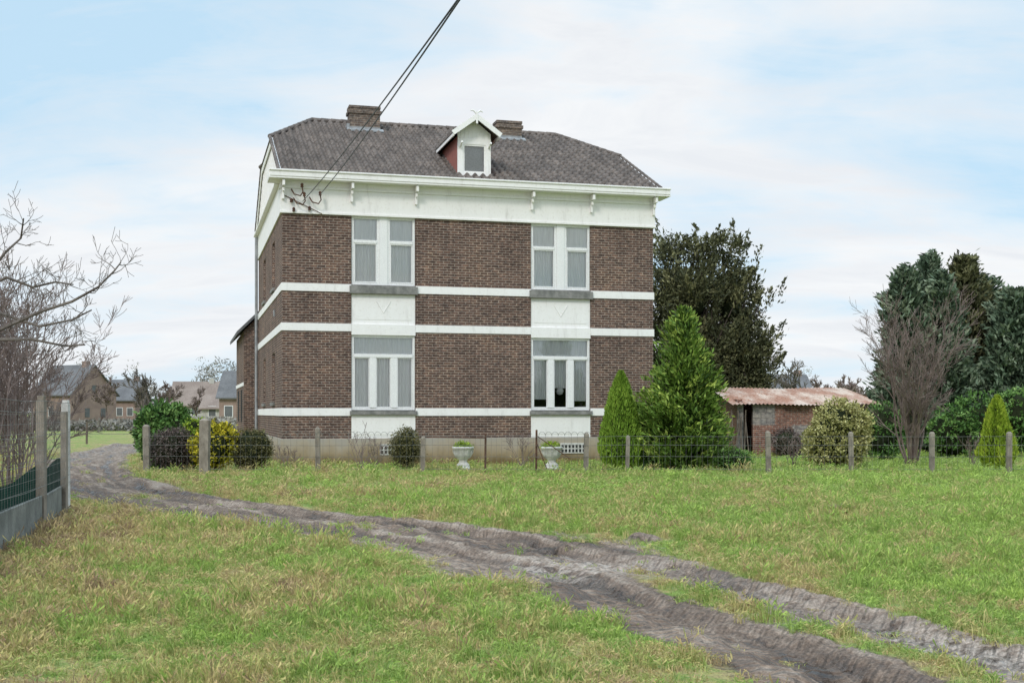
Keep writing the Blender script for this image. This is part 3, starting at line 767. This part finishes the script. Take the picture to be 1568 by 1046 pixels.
bush('variegated_bush',bx(1285,35.2),35.2,1.7,1.93,LM_varieg,800,14,.09,.055,6,blobs=[(0,0,1.0,.82,.78,.92),(-.1,0,.7,.87,.8,.68),(.35,-.1,1.1,.5,.5,.6)])
bush('holly_bush',bx(1352,41),41,1.6,2.0,LM_laurel,500,14,.10,.05,7)
bush('juniper_bush',bx(1205,44),44,1.3,1.0,LM_heather,300,14,.10,.04,8)
bush('low_evergreen_shrub',bx(1120,34),34,1.2,.62,LM_laurel,300,12,.07,.035,9)
bush('low_evergreen_shrub',bx(1000,34.2),34.2,.9,.7,LM_laurel,260,12,.07,.035,19)

def thuja(name,x,y,w,h,mat,n,seed,ln=.13,wd=.03):
    e=empty(name,(x,y,0)); R=w/2
    def prof(t): return R*np.clip(np.minimum(.66+1.3*t,1.12*(1-t)**.62+.0),.0,1)
    A=Acc(); pr=[(float(prof(np.array(t)))*.80+.0,h*t*.97) for t in np.linspace(0,1,14)]
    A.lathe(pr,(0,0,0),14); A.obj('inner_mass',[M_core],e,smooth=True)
    t=rng.random(n)**1.15; a=rng.random(n)*6.283
    lump=vnoise(a*2.2,t*5,1.0,seed)*.6+vnoise(a*5,t*9,1.0,seed+1)*.4
    r=prof(t)*(.74+.42*lump)*rng.uniform(.88,1.05,n)
    c=np.stack([r*np.cos(a),r*np.sin(a),h*t],1)
    d=np.stack([np.cos(a)*.45,np.sin(a)*.45,np.full(n,1.0)],1)+rng.normal(size=(n,3))*.28
    val=.1+.75*lump+rng.normal(0,.13,n)
    leaves(c,d,ln*rng.uniform(.6,1.3,n),wd*rng.uniform(.7,1.4,n),val,'foliage',mat,e)
    A=Acc(); A.tube([(0,0,-.1),(0,0,h*.5)],[.06,.03],7); A.obj('trunk',[M_bark],e)
thuja('conical_thuja',bx(951,34.0),34.0,1.34,2.74,LM_thuja,13000,11)
thuja('golden_thuja',bx(1527,35),35,1.10,2.08,LM_ytip,9000,12)

def spray_conifer(name,x,y,w,h,mat,nb,seed,spr=26,ln=.16,wd=.05,base=.15,powr=.75,droop=-.25,coreR=.5,lean=0,irr=.5,tipup=1.0):
    e=empty(name,(x,y,0)); r_=np.random.default_rng(seed); R=w/2; C=[];D=[];Vv=[]
    A=Acc(); A.tube([(0,0,-.1),(lean*.5,.02,h*.5),(lean,0,h*.97)],[.035*h*.6,.02*h*.6,.01],8)
    for i in range(nb):
        t=base/h+(1-base/h)*r_.random()**1.1; hh=t*h; az=r_.random()*6.283
        lf=float(vnoise(np.array([math.cos(az)*1.4+t*3]),np.array([math.sin(az)*1.4+t*h*.9]),1.0,seed))
        rl=R*((1-t)**powr)*r_.uniform(.75,1.1)*(min(1,.72+t*1.5))*(1-irr*.6+irr*1.3*lf)+.06
        k=max(5,int(spr*rl/R)+4); vb=np.clip(r_.normal(.32,.18)+.3*(lf-.4),0,1)
        up=(.35+.9*t)*tipup
        tip=np.array([math.cos(az)*rl+lean*t,math.sin(az)*rl,min(hh+rl*(up*.45),h)])
        st=np.array([lean*t,0,hh-rl*.12])
        if i%3==0: A.tube([st,(st+tip)/2+np.array([0,0,.02]),tip],[.018,.012,.004],4)
        s=r_.uniform(.25,1.05,k)
        sag=droop*rl*.5*np.sin(s*math.pi)*.5
        p=st+(tip-st)*s[:,None]; p[:,2]+=sag
        p+=r_.normal(size=(k,3))*np.array([.08,.08,.06])*min(1.6,.5+rl)
        reps=4
        P=np.repeat(p,reps,0)+r_.normal(size=(k*reps,3))*.045*(h/4.4)
        d=np.tile((tip-st)/rl,(k*reps,1))+r_.normal(size=(k*reps,3))*.5; d[:,2]+=.25
        C.append(P);D.append(d);Vv.append(vb+.35*(np.repeat(s,reps)-.6)+r_.normal(0,.12,k*reps))
    A.obj('trunk_and_limbs',[M_bark],e)
    C=np.concatenate(C);D=np.concatenate(D);Vv=np.concatenate(Vv); m=C[:,2]>.03; C,D,Vv=C[m],D[m],Vv[m]
    leaves(C,D,ln*rng.uniform(.6,1.3,len(C)),wd*rng.uniform(.7,1.3,len(C)),Vv,'foliage',mat,e)
    if coreR>0:
        B=Acc(); pr=[(R*coreR*(1-t)**powr*(min(1,.7+t))*(1+.1*math.sin(t*31)),h*.9*t+.05) for t in np.linspace(0,1,14)]
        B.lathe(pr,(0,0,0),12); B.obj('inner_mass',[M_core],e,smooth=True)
    return e
spray_conifer('false_cypress',bx(1047,34.6),34.6,3.0,4.5,LM_spruce,560,21,spr=26,ln=.18,wd=.055,powr=.98,coreR=.40,irr=.95,tipup=1.6)

def big_tree(name,x,y,trunks,blobs,mat,ncl,nl,ln,wd,carve,seed,cr_=.28,shell=.45,trunk_r=.22,cs=.75,cscale=.8):
    e=empty(name,(x,y,0)); A=Acc()
    for (tx,ty,tz) in trunks:
        pts=[(tx*.15,ty*.15,-.1)]+[(tx*(.15+.85*s)+rnd.uniform(-.1,.1),ty*(.15+.85*s),tz*s) for s in (.25,.5,.75,1)]
        A.tube(pts,[trunk_r,trunk_r*.8,trunk_r*.55,trunk_r*.3,.03],8)
    for b in blobs:
        for i in range(7):
            t=trunks[rnd.randrange(len(trunks))]; s=rnd.uniform(.3,.8)
            q=unit(rng.normal(size=(1,3)))[0]
            end=(b[0]+q[0]*b[3]*.9,b[1]+q[1]*b[4]*.9,b[2]+q[2]*b[5]*.8)
            st=(t[0]*s,t[1]*s,t[2]*s*.9); md_=((st[0]+end[0])/2,(st[1]+end[1])/2,(st[2]+end[2])/2-.15)
            A.tube([st,md_,end],[.06,.04,.012],5)
    A.obj('trunk_and_limbs',[M_bark],e)
    B=Acc()
    for i,b in enumerate(blobs):
        if b[3]>.85: core(B,b[:3],b[3]*cs*.75,b[4]*cs*.75,b[5]*cs*.75,seed+i)
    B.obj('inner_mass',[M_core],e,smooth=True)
    blob_foliage('foliage',mat,e,blobs,ncl,nl,cr_,ln,wd,.45,carve,cscale,shell,seed)
    plumes('foliage_sprays',mat,e,blobs,360,1.15,60,ln,wd,seed+5)
    return e
D=54.0
def B_(px,py,rx,rz,x0,dy=0,ry=None,D=54.0):
    return (bx(px,D)-x0,dy,bz(py,D),rx*D/1880,(ry or rx)*D/1880,rz*D/1880)
x0=bx(1075,D)
blobs=[B_(1030,396,18,34,x0),B_(1078,400,22,34,x0),B_(1128,402,16,38,x0,.5),B_(1060,465,44,50,x0,-.3),B_(1118,470,34,46,x0),B_(1150,490,24,34,x0,.3),
       B_(1018,480,24,70,x0),B_(1090,550,52,55,x0),B_(1138,560,32,50,x0),B_(1040,570,45,60,x0),B_(1105,615,46,40,x0),B_(1152,430,9,20,x0),B_(1170,476,12,14,x0),B_(1168,530,14,20,x0),B_(1160,590,20,30,x0),B_(1010,560,26,70,x0)]
big_tree('dark_cypress_tree',x0,D,[(-1.2,0,7),(0,0,8.2),(1.2,.3,7.5)],blobs,LM_darktree,2300,24,.21,.08,.40,51,.17,.45,.26,.60,1.0)

D=50.0
for i,(px,py,wpx,sd,lm) in enumerate([(1384,412,70,61,1),(1416,390,78,62,1),(1402,450,84,68,0),(1448,420,74,69,1),(1482,394,94,63,0),(1510,425,90,66,1),(1545,445,90,64,1),(1590,470,110,65,0),(1650,440,120,67,1)]):
    Dd=D+(i%3)*1.8-1; hgt=bz(py,Dd)
    spray_conifer('lawson_cypress',bx(px,Dd),Dd,wpx*Dd/1880*1.3,hgt,LM_dark2 if lm else LM_darktree,480,sd,spr=22,ln=.27,wd=.10,base=.5,powr=.5,droop=-.7,coreR=.42,lean=rnd.uniform(-.3,.3),irr=1.0,tipup=.9)
bush('dark_hedge',bx(1530,44),44,5.0,2.3,LM_laurel,900,14,.14,.065,14,blobs=[(0,0,1.1,2.0,.7,1.1),(-1.7,0,.8,.9,.8,.9),(1.5,0,1.3,1.1,.8,1.2),(.5,-.3,1.5,.7,.6,.9)])

def grow(A,p,d,Ln,r,lev,mx,R,up=.08,wig=.22,nc=(4,6),ratio=.6,ang=(.4,.95),rmin=.004,sides=5,tmin=.25):
    k=5 if lev<mx else 3; pts=[p.copy()]; rr=[r]; dd=d.copy()
    for i in range(k):
        dd=(dd+Vector((R.gauss(0,wig),R.gauss(0,wig),R.gauss(0,wig)+up))).normalized()
        pts.append(pts[-1]+dd*Ln/k); rr.append(max(rmin,r*(1-.75*(i+1)/k)))
    A.tube(pts,rr,sides if lev<2 else (4 if lev<mx else 3))
    if lev<mx:
        for c in range(R.randint(*nc)):
            t=R.uniform(tmin,1)*k; i=min(k-1,int(t)); q=pts[i].lerp(pts[i+1],t-i)
            base=(pts[i+1]-pts[i]).normalized(); an=R.uniform(*ang); az=R.uniform(0,6.283)
            o=base.orthogonal().normalized(); o=Matrix.Rotation(az,3,base)@o
            nd=(base*math.cos(an)+o*math.sin(an)).normalized()
            grow(A,q,nd,Ln*ratio*R.uniform(.7,1.15),max(rmin,rr[i]*.62),lev+1,mx,R,up,wig,nc,ratio,ang,rmin,sides,tmin)
e=empty('bare_shrub_tree',(bx(1397,37),37,0)); A=Acc(); R=random.Random(5)
for i in range(15):
    a=R.uniform(0,6.283); t=R.uniform(.15,.62)
    grow(A,Vector((math.cos(a)*.12,math.sin(a)*.12,-.05)),Vector((math.cos(a)*t,math.sin(a)*t*.7,1)).normalized(),R.uniform(2.9,3.9),.038,0,3,R,.05,.08,(5,7),.42,(.3,.75),.0048,5,.2)
A.obj('branches',[M_twig],e)
e=empty('bare_fruit_tree',(-8.6,16.3,0)); A=Acc(); R=random.Random(9)
def P3(px,py,D): return Vector((bx(px,D)+8.6,D-16.3,bz(py,D)))
A.tube([(0,0,-.1),(.05,0,.8),(.1,0,1.6),(-.1,.05,2.6),(-.3,0,3.6)],[.2,.16,.14,.09,.04],9)
mains=[[(-150,560),(-60,540),(0,505),(60,478),(110,462),(150,440),(175,415),(185,402)],
       [(-130,600),(-60,560),(0,520),(50,520),(100,530),(130,528)],
       [(-140,520),(-60,450),(-20,420),(10,385),(32,365),(36,335)],
       [(-120,540),(-50,500),(0,480),(60,500),(110,490),(140,475)],
       [(-110,520),(-40,450),(10,425),(50,440),(85,432),(112,436)]]
for mi,ml in enumerate(mains):
    Dm=15.0+mi*.35; pts=[P3(a_,b_,Dm+.1*math.sin(i*2.1)) for i,(a_,b_) in enumerate(ml)]
    pts=[Vector((.0,0,1.5+.15*mi))]+pts
    rr=[.028*(1-i/len(pts))+.005 for i in range(len(pts))]; A.tube(pts,rr,6)
    for i in range(1,len(pts)-1):
        for c in range(3):
            q=pts[i].lerp(pts[i+1],R.random()); b=(pts[i+1]-pts[i]).normalized()
            o=Vector((R.gauss(0,1),R.gauss(0,1),R.gauss(.4,1))).normalized()
            grow(A,q,(b*.7+o).normalized(),R.uniform(.25,.45),.007,1,3,R,.10,.16,(2,3),.6,(.5,1.1),.003,4)
A.obj('branches',[M_twig_grey],e)
e=empty('bare_hedge',(-9.9,23.5,0)); A=Acc(); R=random.Random(19)
for i in range(50):
    by_=R.uniform(-4.5,3.5); bx_=R.uniform(-1.4,.95)-by_*.36
    grow(A,Vector((bx_,by_,-.05)),Vector((R.gauss(0,.2),R.gauss(0,.2),1)).normalized(),R.uniform(2.2,3.6),.022,0,3,R,.08,.09,(5,7),.42,(.3,.8),.005,4,.15)
A.obj('branches',[M_twig],e)
def far_tree(name,px,D,pytop,seed,mat=M_twig_grey,mx=3):
    R=random.Random(seed); h=bz(pytop,D); e=empty(name,(bx(px,D),D,0)); A=Acc()
    grow(A,Vector((0,0,-.2)),Vector((0,0,1)),h*.62,h*.020,0,mx+1,R,.08,.12,(4,6),.60,(.35,1.05),.00028*D,5,.3)
    A.obj('branches',[mat],e)
for i,(px,D,t) in enumerate([(218,75,565),(1190,80,515),(1207,90,530),(165,150,590),(300,150,598),(1302,120,578),(1325,130,582),(15,110,595),(255,160,590),(1255,140,585),(60,160,580),(135,170,592)]):
    far_tree('bare_tree',px,D,t,70+i,M_twig_grey if D<100 else M_twig)
e=empty('distant_treeline',(0,0,0))
def far_scrub(n,x0,x1,y,h0,h1,seed):
    r=np.random.default_rng(seed); m=n; X_=r.uniform(x0,x1,m); hh=(h0+(h1-h0)*vnoise(X_,X_*0,.09,seed)*vnoise(X_,X_*0+3,.35,seed+1)*1.8)
    Zz=r.random(m)**.8*hh; c=np.stack([X_,y+r.uniform(-4,4,m),Zz],1)
    leaves(c,r.normal(size=(m,3))+np.array([0,0,.8]),.6*r.uniform(.5,1.4,m),.18,np.clip(vnoise(X_,Zz,.4,seed+5)+r.normal(0,.15,m),0,1),'scrub',LM_scrub,e)
far_scrub(14000,-75,-20,195,2.0,8.0,81); far_scrub(9000,-60,-22,112,.5,2.4,84); far_scrub(12000,15,75,150,1.5,5,82); far_scrub(24000,-170,170,260,3,12,83)

# ------------------------------------------------------------------ distant houses
def gable_house(name,pxc,D,w,d,he,hr,rz,wall,roof,wins_=3):
    e=empty(name,(bx(pxc,D),D,0),rz); A=Acc()
    A.box(-w/2,w/2,0,d,0,he,0)
    for s in (-1,1):
        A.prism([(s*w/2-.1*(s>0),0,he),(s*w/2-.1*(s>0),d,he),(s*w/2-.1*(s>0),d/2,hr)],(.1,0,0),0)
    for (a_,b_) in ((-.4,d/2),(d+.4,d/2)):
        za=he-.4*(hr-he)/(d/2)
        A.prism([(-w/2-.3,a_,za),(w/2+.3,a_,za),(w/2+.3,b_,hr),(-w/2-.3,b_,hr)],(0,0,.15),1)
    A.box(w*.25,w*.25+.7,d/2-.4,d/2+.4,hr-.6,hr+.6,0)
    for i in range(wins_):
        xx=-w/2+w*(i+.5)/wins_; A.box(xx-.4,xx+.4,-.06,-.003,1.2,2.3,2); A.box(xx-.47,xx+.47,-.04,-.005,1.13,2.37,3)
    for yy in (d*.3,d*.65):
        A.box(w/2+.003,w/2+.05,yy,yy+.8,1.0,2.2,2)
    A.box(w/2+.003,w/2+.05,d*.45,d*.45+.8,he+.2,he+1.1,2)
    A.obj('house_body',[wall,roof,M_dist_glass,M_pvc],e)
gable_house('grey_roof_house',78,165,7.5,8,4.2,8.0,math.radians(-28),M_dist_brick,M_dist_roof)
gable_house('brick_cottage',183,180,4.6,7,3.6,6.4,0,M_dist_brick,M_dist_roof)
gable_house('brown_roof_house',298,175,6.5,8,2.8,6.0,math.radians(8),M_dist_wall,M_dist_roof_b)
gable_house('white_cottage',325,140,2.4,5,2.2,3.6,0,M_dist_wall,M_dist_roof_b,1)
gable_house('slate_roof_house',350,130,2.0,6,3.4,6.0,0,M_dist_brick,M_dist_roof,1)
gable_house('slate_roof_house',1212,130,4.0,6,4.0,5.6,0,M_dist_brick,M_dist_roof)
gable_house('brick_cottage',1296,150,4.4,6,3.2,4.4,0,M_dist_brick,M_dist_roof_b)

# ------------------------------------------------------------------ brick shed
e=empty('brick_shed',(bx(1130,45),45,0)); A=Acc()
wS=bx(1335,45)-bx(1130,45)
A.box(.55,2.0,0,.22,0,1.15,0); A.box(.55,1.35,0,.22,1.152,1.9,1); A.box(1.352,2.9,.0,.22,1.152,1.9,0); A.box(2.002,2.9,0,.22,0,1.15,1)
A.box(2.902,wS,.3,.52,0,1.75,0); A.box(0,.2,0,.22,0,1.9,1)
A.box(wS-.2,wS,.522,4.6,0,1.9,0); A.box(0,.2,.222,4.6,0,2.1,0); A.box(.2,wS-.2,4.4,4.6,0,2.4,0)
A.box(.202,.548,2.0,2.1,0,1.9,2)
A.obj('shed_walls',[M_brick_old,M_block,M_dark],e)
V=[];n=int((wS+.6)/.035)
for j,(y,z) in enumerate(((-.35,1.90),(1.5,2.13),(1.52,2.17),(4.9,2.60))):
    for i in range(n+1):
        x=-.1+(wS+.6-.0)*i/n; V.append((x-.2,y+.12*(int(x/.9)%2),z+.022*math.sin(x*2*math.pi/.15)+.02*math.sin(x*1.7)))
I=np.arange((n+1)*4).reshape(4,n+1); F=np.stack([I[:-1,:-1].ravel(),I[:-1,1:].ravel(),I[1:,1:].ravel(),I[1:,:-1].ravel()],1)
mesh_obj('corrugated_roof',V,F,M_corr,e,smooth=True)
A=Acc()
for i in range(9):
    x=rnd.uniform(-.6,.5); A.tube([(x,-.5,0),(x+rnd.uniform(-.3,.3),-.1,rnd.uniform(1.2,1.8))],.025,5)
A.box(3.2,3.4,-.4,.29,0,.7); A.box(4.6,5.0,.0,.29,0,1.3)
A.obj('leaning_timber',[M_wood],e)
A=Acc(); A.box(0,3.2,0,.22,0,1.9); A.box(-.03,3.23,-.03,.25,1.9,1.98); o=A.obj('garden_wall',[M_brick_old],None,loc=(bx(1235,50.5),50.5,0))

# ------------------------------------------------------------------ fences
def fence_post(px,D,ztop,w=.10,mat=M_conc,name='concrete_fence_post'):
    e=Acc(); t=rnd.uniform(-.03,.03)
    e.prism([(-w/2,-w/2,-.2),(w/2,-w/2,-.2),(w/2,w/2,-.2),(-w/2,w/2,-.2)][::-1],(t,0,ztop+.2-.05))
    b=len(e.V); e.V+=[(-w/2+t,-w/2,ztop-.05),(w/2+t,-w/2,ztop-.05),(w/2+t,w/2,ztop-.05),(-w/2+t,w/2,ztop-.05),(-w*.25+t,-w*.25,ztop),(w*.25+t,-w*.25,ztop),(w*.25+t,w*.25,ztop),(-w*.25+t,w*.25,ztop)]
    e.F+=[(b,b+1,b+5,b+4),(b+1,b+2,b+6,b+5),(b+2,b+3,b+7,b+6),(b+3,b,b+4,b+7),(b+4,b+5,b+6,b+7)]; e.M+=[0]*5
    return e.obj(name,[mat],None,loc=(bx(px,D),D,0))
FD=32.4
posts=[(225,33.2,1.28,.16),(313,32.4,1.45,.24),(487,FD,1.22,.12),(647,FD,.98,.12),(897,FD,1.08,.13),(960,FD+.2,1.0,.1),(1177,FD,1.12,.12),(1304,FD,1.1,.11),(1427,FD,1.1,.12),(1545,FD,1.1,.12),(1660,FD,1.1,.12)]
for p in posts: fence_post(*p)
e=empty('garden_wire_fence',(0,0,0)); A=Acc()
for z in (.12,.45,.75,.98):
    pts=[(bx(px,D_),D_-.08,z+ (0.0 if i%2 else -.015)) for i,(px,D_,_,_) in enumerate(posts)]
    A.tube(pts,.0045,4)
x=bx(225,33)
xe=bx(1660,FD)
while x<xe:
    bow = bx(425,FD)<x<bx(655,FD) or bx(822,FD)<x<bx(900,FD)
    A.tube([(x,FD-.08,.05),(x+rnd.uniform(-.01,.01),FD-.08,.95 if not bow else 1.0)],.0028,3)
    if bow:
        pts=[(x+.085-.085*math.cos(a_),FD-.08,1.0+.10*math.sin(a_)) for a_ in np.linspace(0,math.pi,7)]
        A.tube(pts,.0045,4)
    x+=.17 if bow else .14
A.obj('wire_mesh',[M_wire],e)
e=empty('rusty_garden_gate',(0,0,0)); A=Acc()
for px,t in ((743,1.02),(821,1.15)):
    A.tube([(bx(px,FD),FD,-.1),(bx(px,FD)+.01,FD,t)],.028,7,0,True)
A.tube([(bx(655,FD),FD,.95),(bx(743,FD),FD,.93)],.012,5); A.tube([(bx(821,FD),FD,1.0),(bx(872,FD),FD,.4)],.012,5); A.tube([(bx(821,FD),FD,.85),(bx(840,FD),FD,.0)],.012,5)
A.obj('gate_ironwork',[M_rust],e)
def planter(px,D):
    e=empty('white_urn_planter',(bx(px,D),D,0)); A=Acc()
    A.lathe([(.0,.0),(.17,.0),(.18,.04),(.13,.08),(.10,.13),(.13,.18),(.21,.24),(.26,.34),(.27,.46),(.30,.48),(.31,.53),(.27,.54),(.25,.50),(.0,.49)],(0,0,.12),24)
    A.box(-.18,.18,-.18,.18,-.05,.118)
    for k in range(12):
        a=k*math.pi/6; A.tube([(.2*math.cos(a),.2*math.sin(a),.36),(.275*math.cos(a),.275*math.sin(a),.5),(.28*math.cos(a),.28*math.sin(a),.57)],.012,5)
    A.obj('urn',[M_conc_w],e,smooth=True)
    blob_foliage('plant',LM_ytip,e,[(0,0,.66,.24,.24,.10)],90,10,.05,.08,.03,.6,seed=px)
planter(709,34.2); planter(845,34.2)
for px,D,h in ((553,34,.9),(575,36,.7),(800,35.5,.8),(1215,36,.9),(440,35.5,.5),(1490,37,.8)):
    R=random.Random(px); e=empty('bare_rose_bush',(bx(px,D),D,0)); A=Acc()
    for i in range(7):
        grow(A,Vector((R.gauss(0,.05),R.gauss(0,.05),0)),Vector((R.gauss(0,.4),R.gauss(0,.4),1)).normalized(),h,.012,0,2,R,.05,.12,(2,4),.5,(.4,.8),.005,4)
    A.obj('stems',[M_twig],e)

# left fence (wire, netting, boards)
FP=[(-7.85,22.6),(-7.16,19.7),(-6.42,16.75),(-5.78,13.6),(-5.0,10.6),(-4.25,7.6)]
for i,(x,y) in enumerate(FP):
    if i==0: continue
    A=Acc(); w=.055; h=1.83 if i!=1 else 1.80
    A.box(-w,w,-w,w,-.2,h-.06); A.box(-w*.8,w*.8,-w*.8,w*.8,h-.058,h)
    A.box(-w-.012,-w-.002,-.02,.02,.2,h-.2)
    A.obj('concrete_fence_post',[M_conc if i!=1 else M_conc_w],None,bevel=.008,loc=(x,y,0))
A=Acc(); A.box(-.045,.045,-.045,.045,-.2,1.62); A.obj('concrete_fence_post',[M_conc],None,bevel=.008,loc=(-6.93,19.0,0))
e=empty('boundary_fence',(0,0,0)); A=Acc(); Nn=Acc(); Bd=Acc()
for i in range(1,len(FP)-1):
    a=Vector((*FP[i],0)); b=Vector((*FP[i+1],0)); d=(b-a); ln=d.length; dn=d.normalized()
    nrm=Vector((-dn.y,dn.x,0))*.075
    Bd.beam(a+dn*.07+Vector((0,0,.22)),b-dn*.07+Vector((0,0,.20)),.045,.5)
    for z in (.62,.95,1.3,1.62,1.76): A.tube([a+nrm+Vector((0,0,z)),(a+b)/2+nrm+Vector((0,0,z-.02)),b+nrm+Vector((0,0,z))],.0035,4)
    z=.5
    while z<1.7: A.tube([a+nrm+Vector((0,0,z)),b+nrm+Vector((0,0,z))],.0022,3); z+=.12
    s=.1
    while s<ln: A.tube([a+dn*s+nrm+Vector((0,0,.45)),a+dn*s+nrm+Vector((0,0,1.74))],.0022,3); s+=.16
    s=0
    while s<ln:
        Nn.tube([a+dn*s-nrm+Vector((0,0,.42)),a+dn*s-nrm+Vector((0,0,.80+.08*math.sin(s*1.3+i)))],.004,3); s+=.035
    for k in range(12): Nn.tube([a-nrm+Vector((0,0,.44+k*.032)),b-nrm+Vector((0,0,.44+k*.032))],.0038,3)
A.obj('chain_link',[M_wire],e); Nn.obj('windbreak_netting',[M_green_net],e); Bd.obj('base_boards',[M_slab],e,bevel=.006)

for i in range(9):
    A=Acc(); A.tube([(0,0,-.1),(.02,0,1.15)],[.06,.05],6,0,True); A.obj('wooden_fence_post',[M_wood],None,loc=(-34+i*2.4,62+i*.3,0))
A=Acc()
for z in (.5,.95): A.tube([(-34+i*2.4,62+i*.3,z) for i in range(9)],.012,4)
A.obj('field_wire_fence',[M_wire])

# ------------------------------------------------------------------ light, sky, camera
SUN_EL, SUN_AZ = 38.0, 205.0
world = bpy.data.worlds.new('World'); scene.world = world; world.use_nodes = True
nt = world.node_tree; nt.nodes.clear()
sky = N(nt,'ShaderNodeTexSky'); sky.sky_type='NISHITA'; sky.sun_disc=False; sky.sun_elevation=math.radians(SUN_EL); sky.sun_rotation=math.radians(SUN_AZ)
sky.air_density=1.0; sky.dust_density=.6; sky.ozone_density=1.0
tc = N(nt,'ShaderNodeTexCoord'); sp = N(nt,'ShaderNodeSeparateXYZ'); L(nt,tc.outputs['Generated'],sp.inputs[0])
zp = math_(nt,'MAXIMUM',sp.outputs[2],0.0)
zz = math_(nt,'ADD', zp, .30)
cv = N(nt,'ShaderNodeCombineXYZ'); L(nt,math_(nt,'DIVIDE',sp.outputs[0],zz),cv.inputs[0]); L(nt,math_(nt,'DIVIDE',sp.outputs[1],zz),cv.inputs[1])
mp = N(nt,'ShaderNodeMapping'); mp.inputs['Scale'].default_value=(1.0,1.3,1); mp.inputs['Location'].default_value=(3.3,1.2,0); mp.inputs['Rotation'].default_value=(0,0,.35); L(nt,cv.outputs[0],mp.inputs[0])
mp2 = N(nt,'ShaderNodeMapping'); mp2.inputs['Scale'].default_value=(1.0,2.4,1); mp2.inputs['Rotation'].default_value=(0,0,.5); L(nt,cv.outputs[0],mp2.inputs[0])
n1 = noise_(nt,mp.outputs[0],1.3,7,.52,.3); n2 = noise_(nt,mp2.outputs[0],3.0,7,.62,.6)
cf = math_(nt,'ADD',math_(nt,'MULTIPLY',n1,.70),math_(nt,'MULTIPLY',n2,.30))
hz = math_(nt,'SUBTRACT',1.0,math_(nt,'MULTIPLY',zp,3.6),True)
cf = math_(nt,'ADD',cf,math_(nt,'MULTIPLY',hz,.10))
cm = ramp(nt,[(.43,(.08,.08,.08)),(.52,(.55,.55,.55)),(.60,(.97,.97,.97))],cf).outputs[0]
cc = ramp(nt,[(.38,(7.8,7.9,8.0)),(.66,(6.9,7.1,7.4))],n2).outputs[0]
gain = math_(nt,'ADD', 1.0, math_(nt,'MULTIPLY', math_(nt,'MAXIMUM', math_(nt,'SUBTRACT', sp.outputs[2], .32), 0.0), 2.2))  # sky boosted above the visible frame, added as ambient fill
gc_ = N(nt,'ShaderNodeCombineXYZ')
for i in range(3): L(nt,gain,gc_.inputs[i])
blue = mix(nt, sky.outputs[0], (4.4,6.4,7.95), .90)
col = mix(nt, blue, cc, cm)
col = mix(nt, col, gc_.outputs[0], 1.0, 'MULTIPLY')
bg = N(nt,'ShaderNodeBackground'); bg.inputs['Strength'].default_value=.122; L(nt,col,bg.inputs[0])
wo = N(nt,'ShaderNodeOutputWorld'); L(nt,bg.outputs[0],wo.inputs[0])
sd = bpy.data.lights.new('sun','SUN'); sd.energy=1.5; sd.angle=math.radians(12); sd.color=(1,.94,.86)
so = bpy.data.objects.new('sun',sd); link(so)
az=math.radians(SUN_AZ); el=math.radians(SUN_EL)
sdir=Vector((math.sin(az)*math.cos(el),math.cos(az)*math.cos(el),math.sin(el)))
so.rotation_euler=sdir.to_track_quat('Z','Y').to_euler(); so.location=(0,0,30)
cam = bpy.data.cameras.new('camera'); co_ = bpy.data.objects.new('camera',cam); link(co_)
co_.location=(0,0,EYE); co_.rotation_euler=(math.radians(90),0,0)
cam.sensor_width=36; cam.lens=43.16; cam.shift_y=.0695; cam.clip_end=6000; cam.clip_start=.1
scene.camera = co_
scene.view_settings.view_transform='Standard'; scene.view_settings.look='None'; scene.view_settings.exposure=0; scene.view_settings.gamma=1
print('grass pts',len(X))
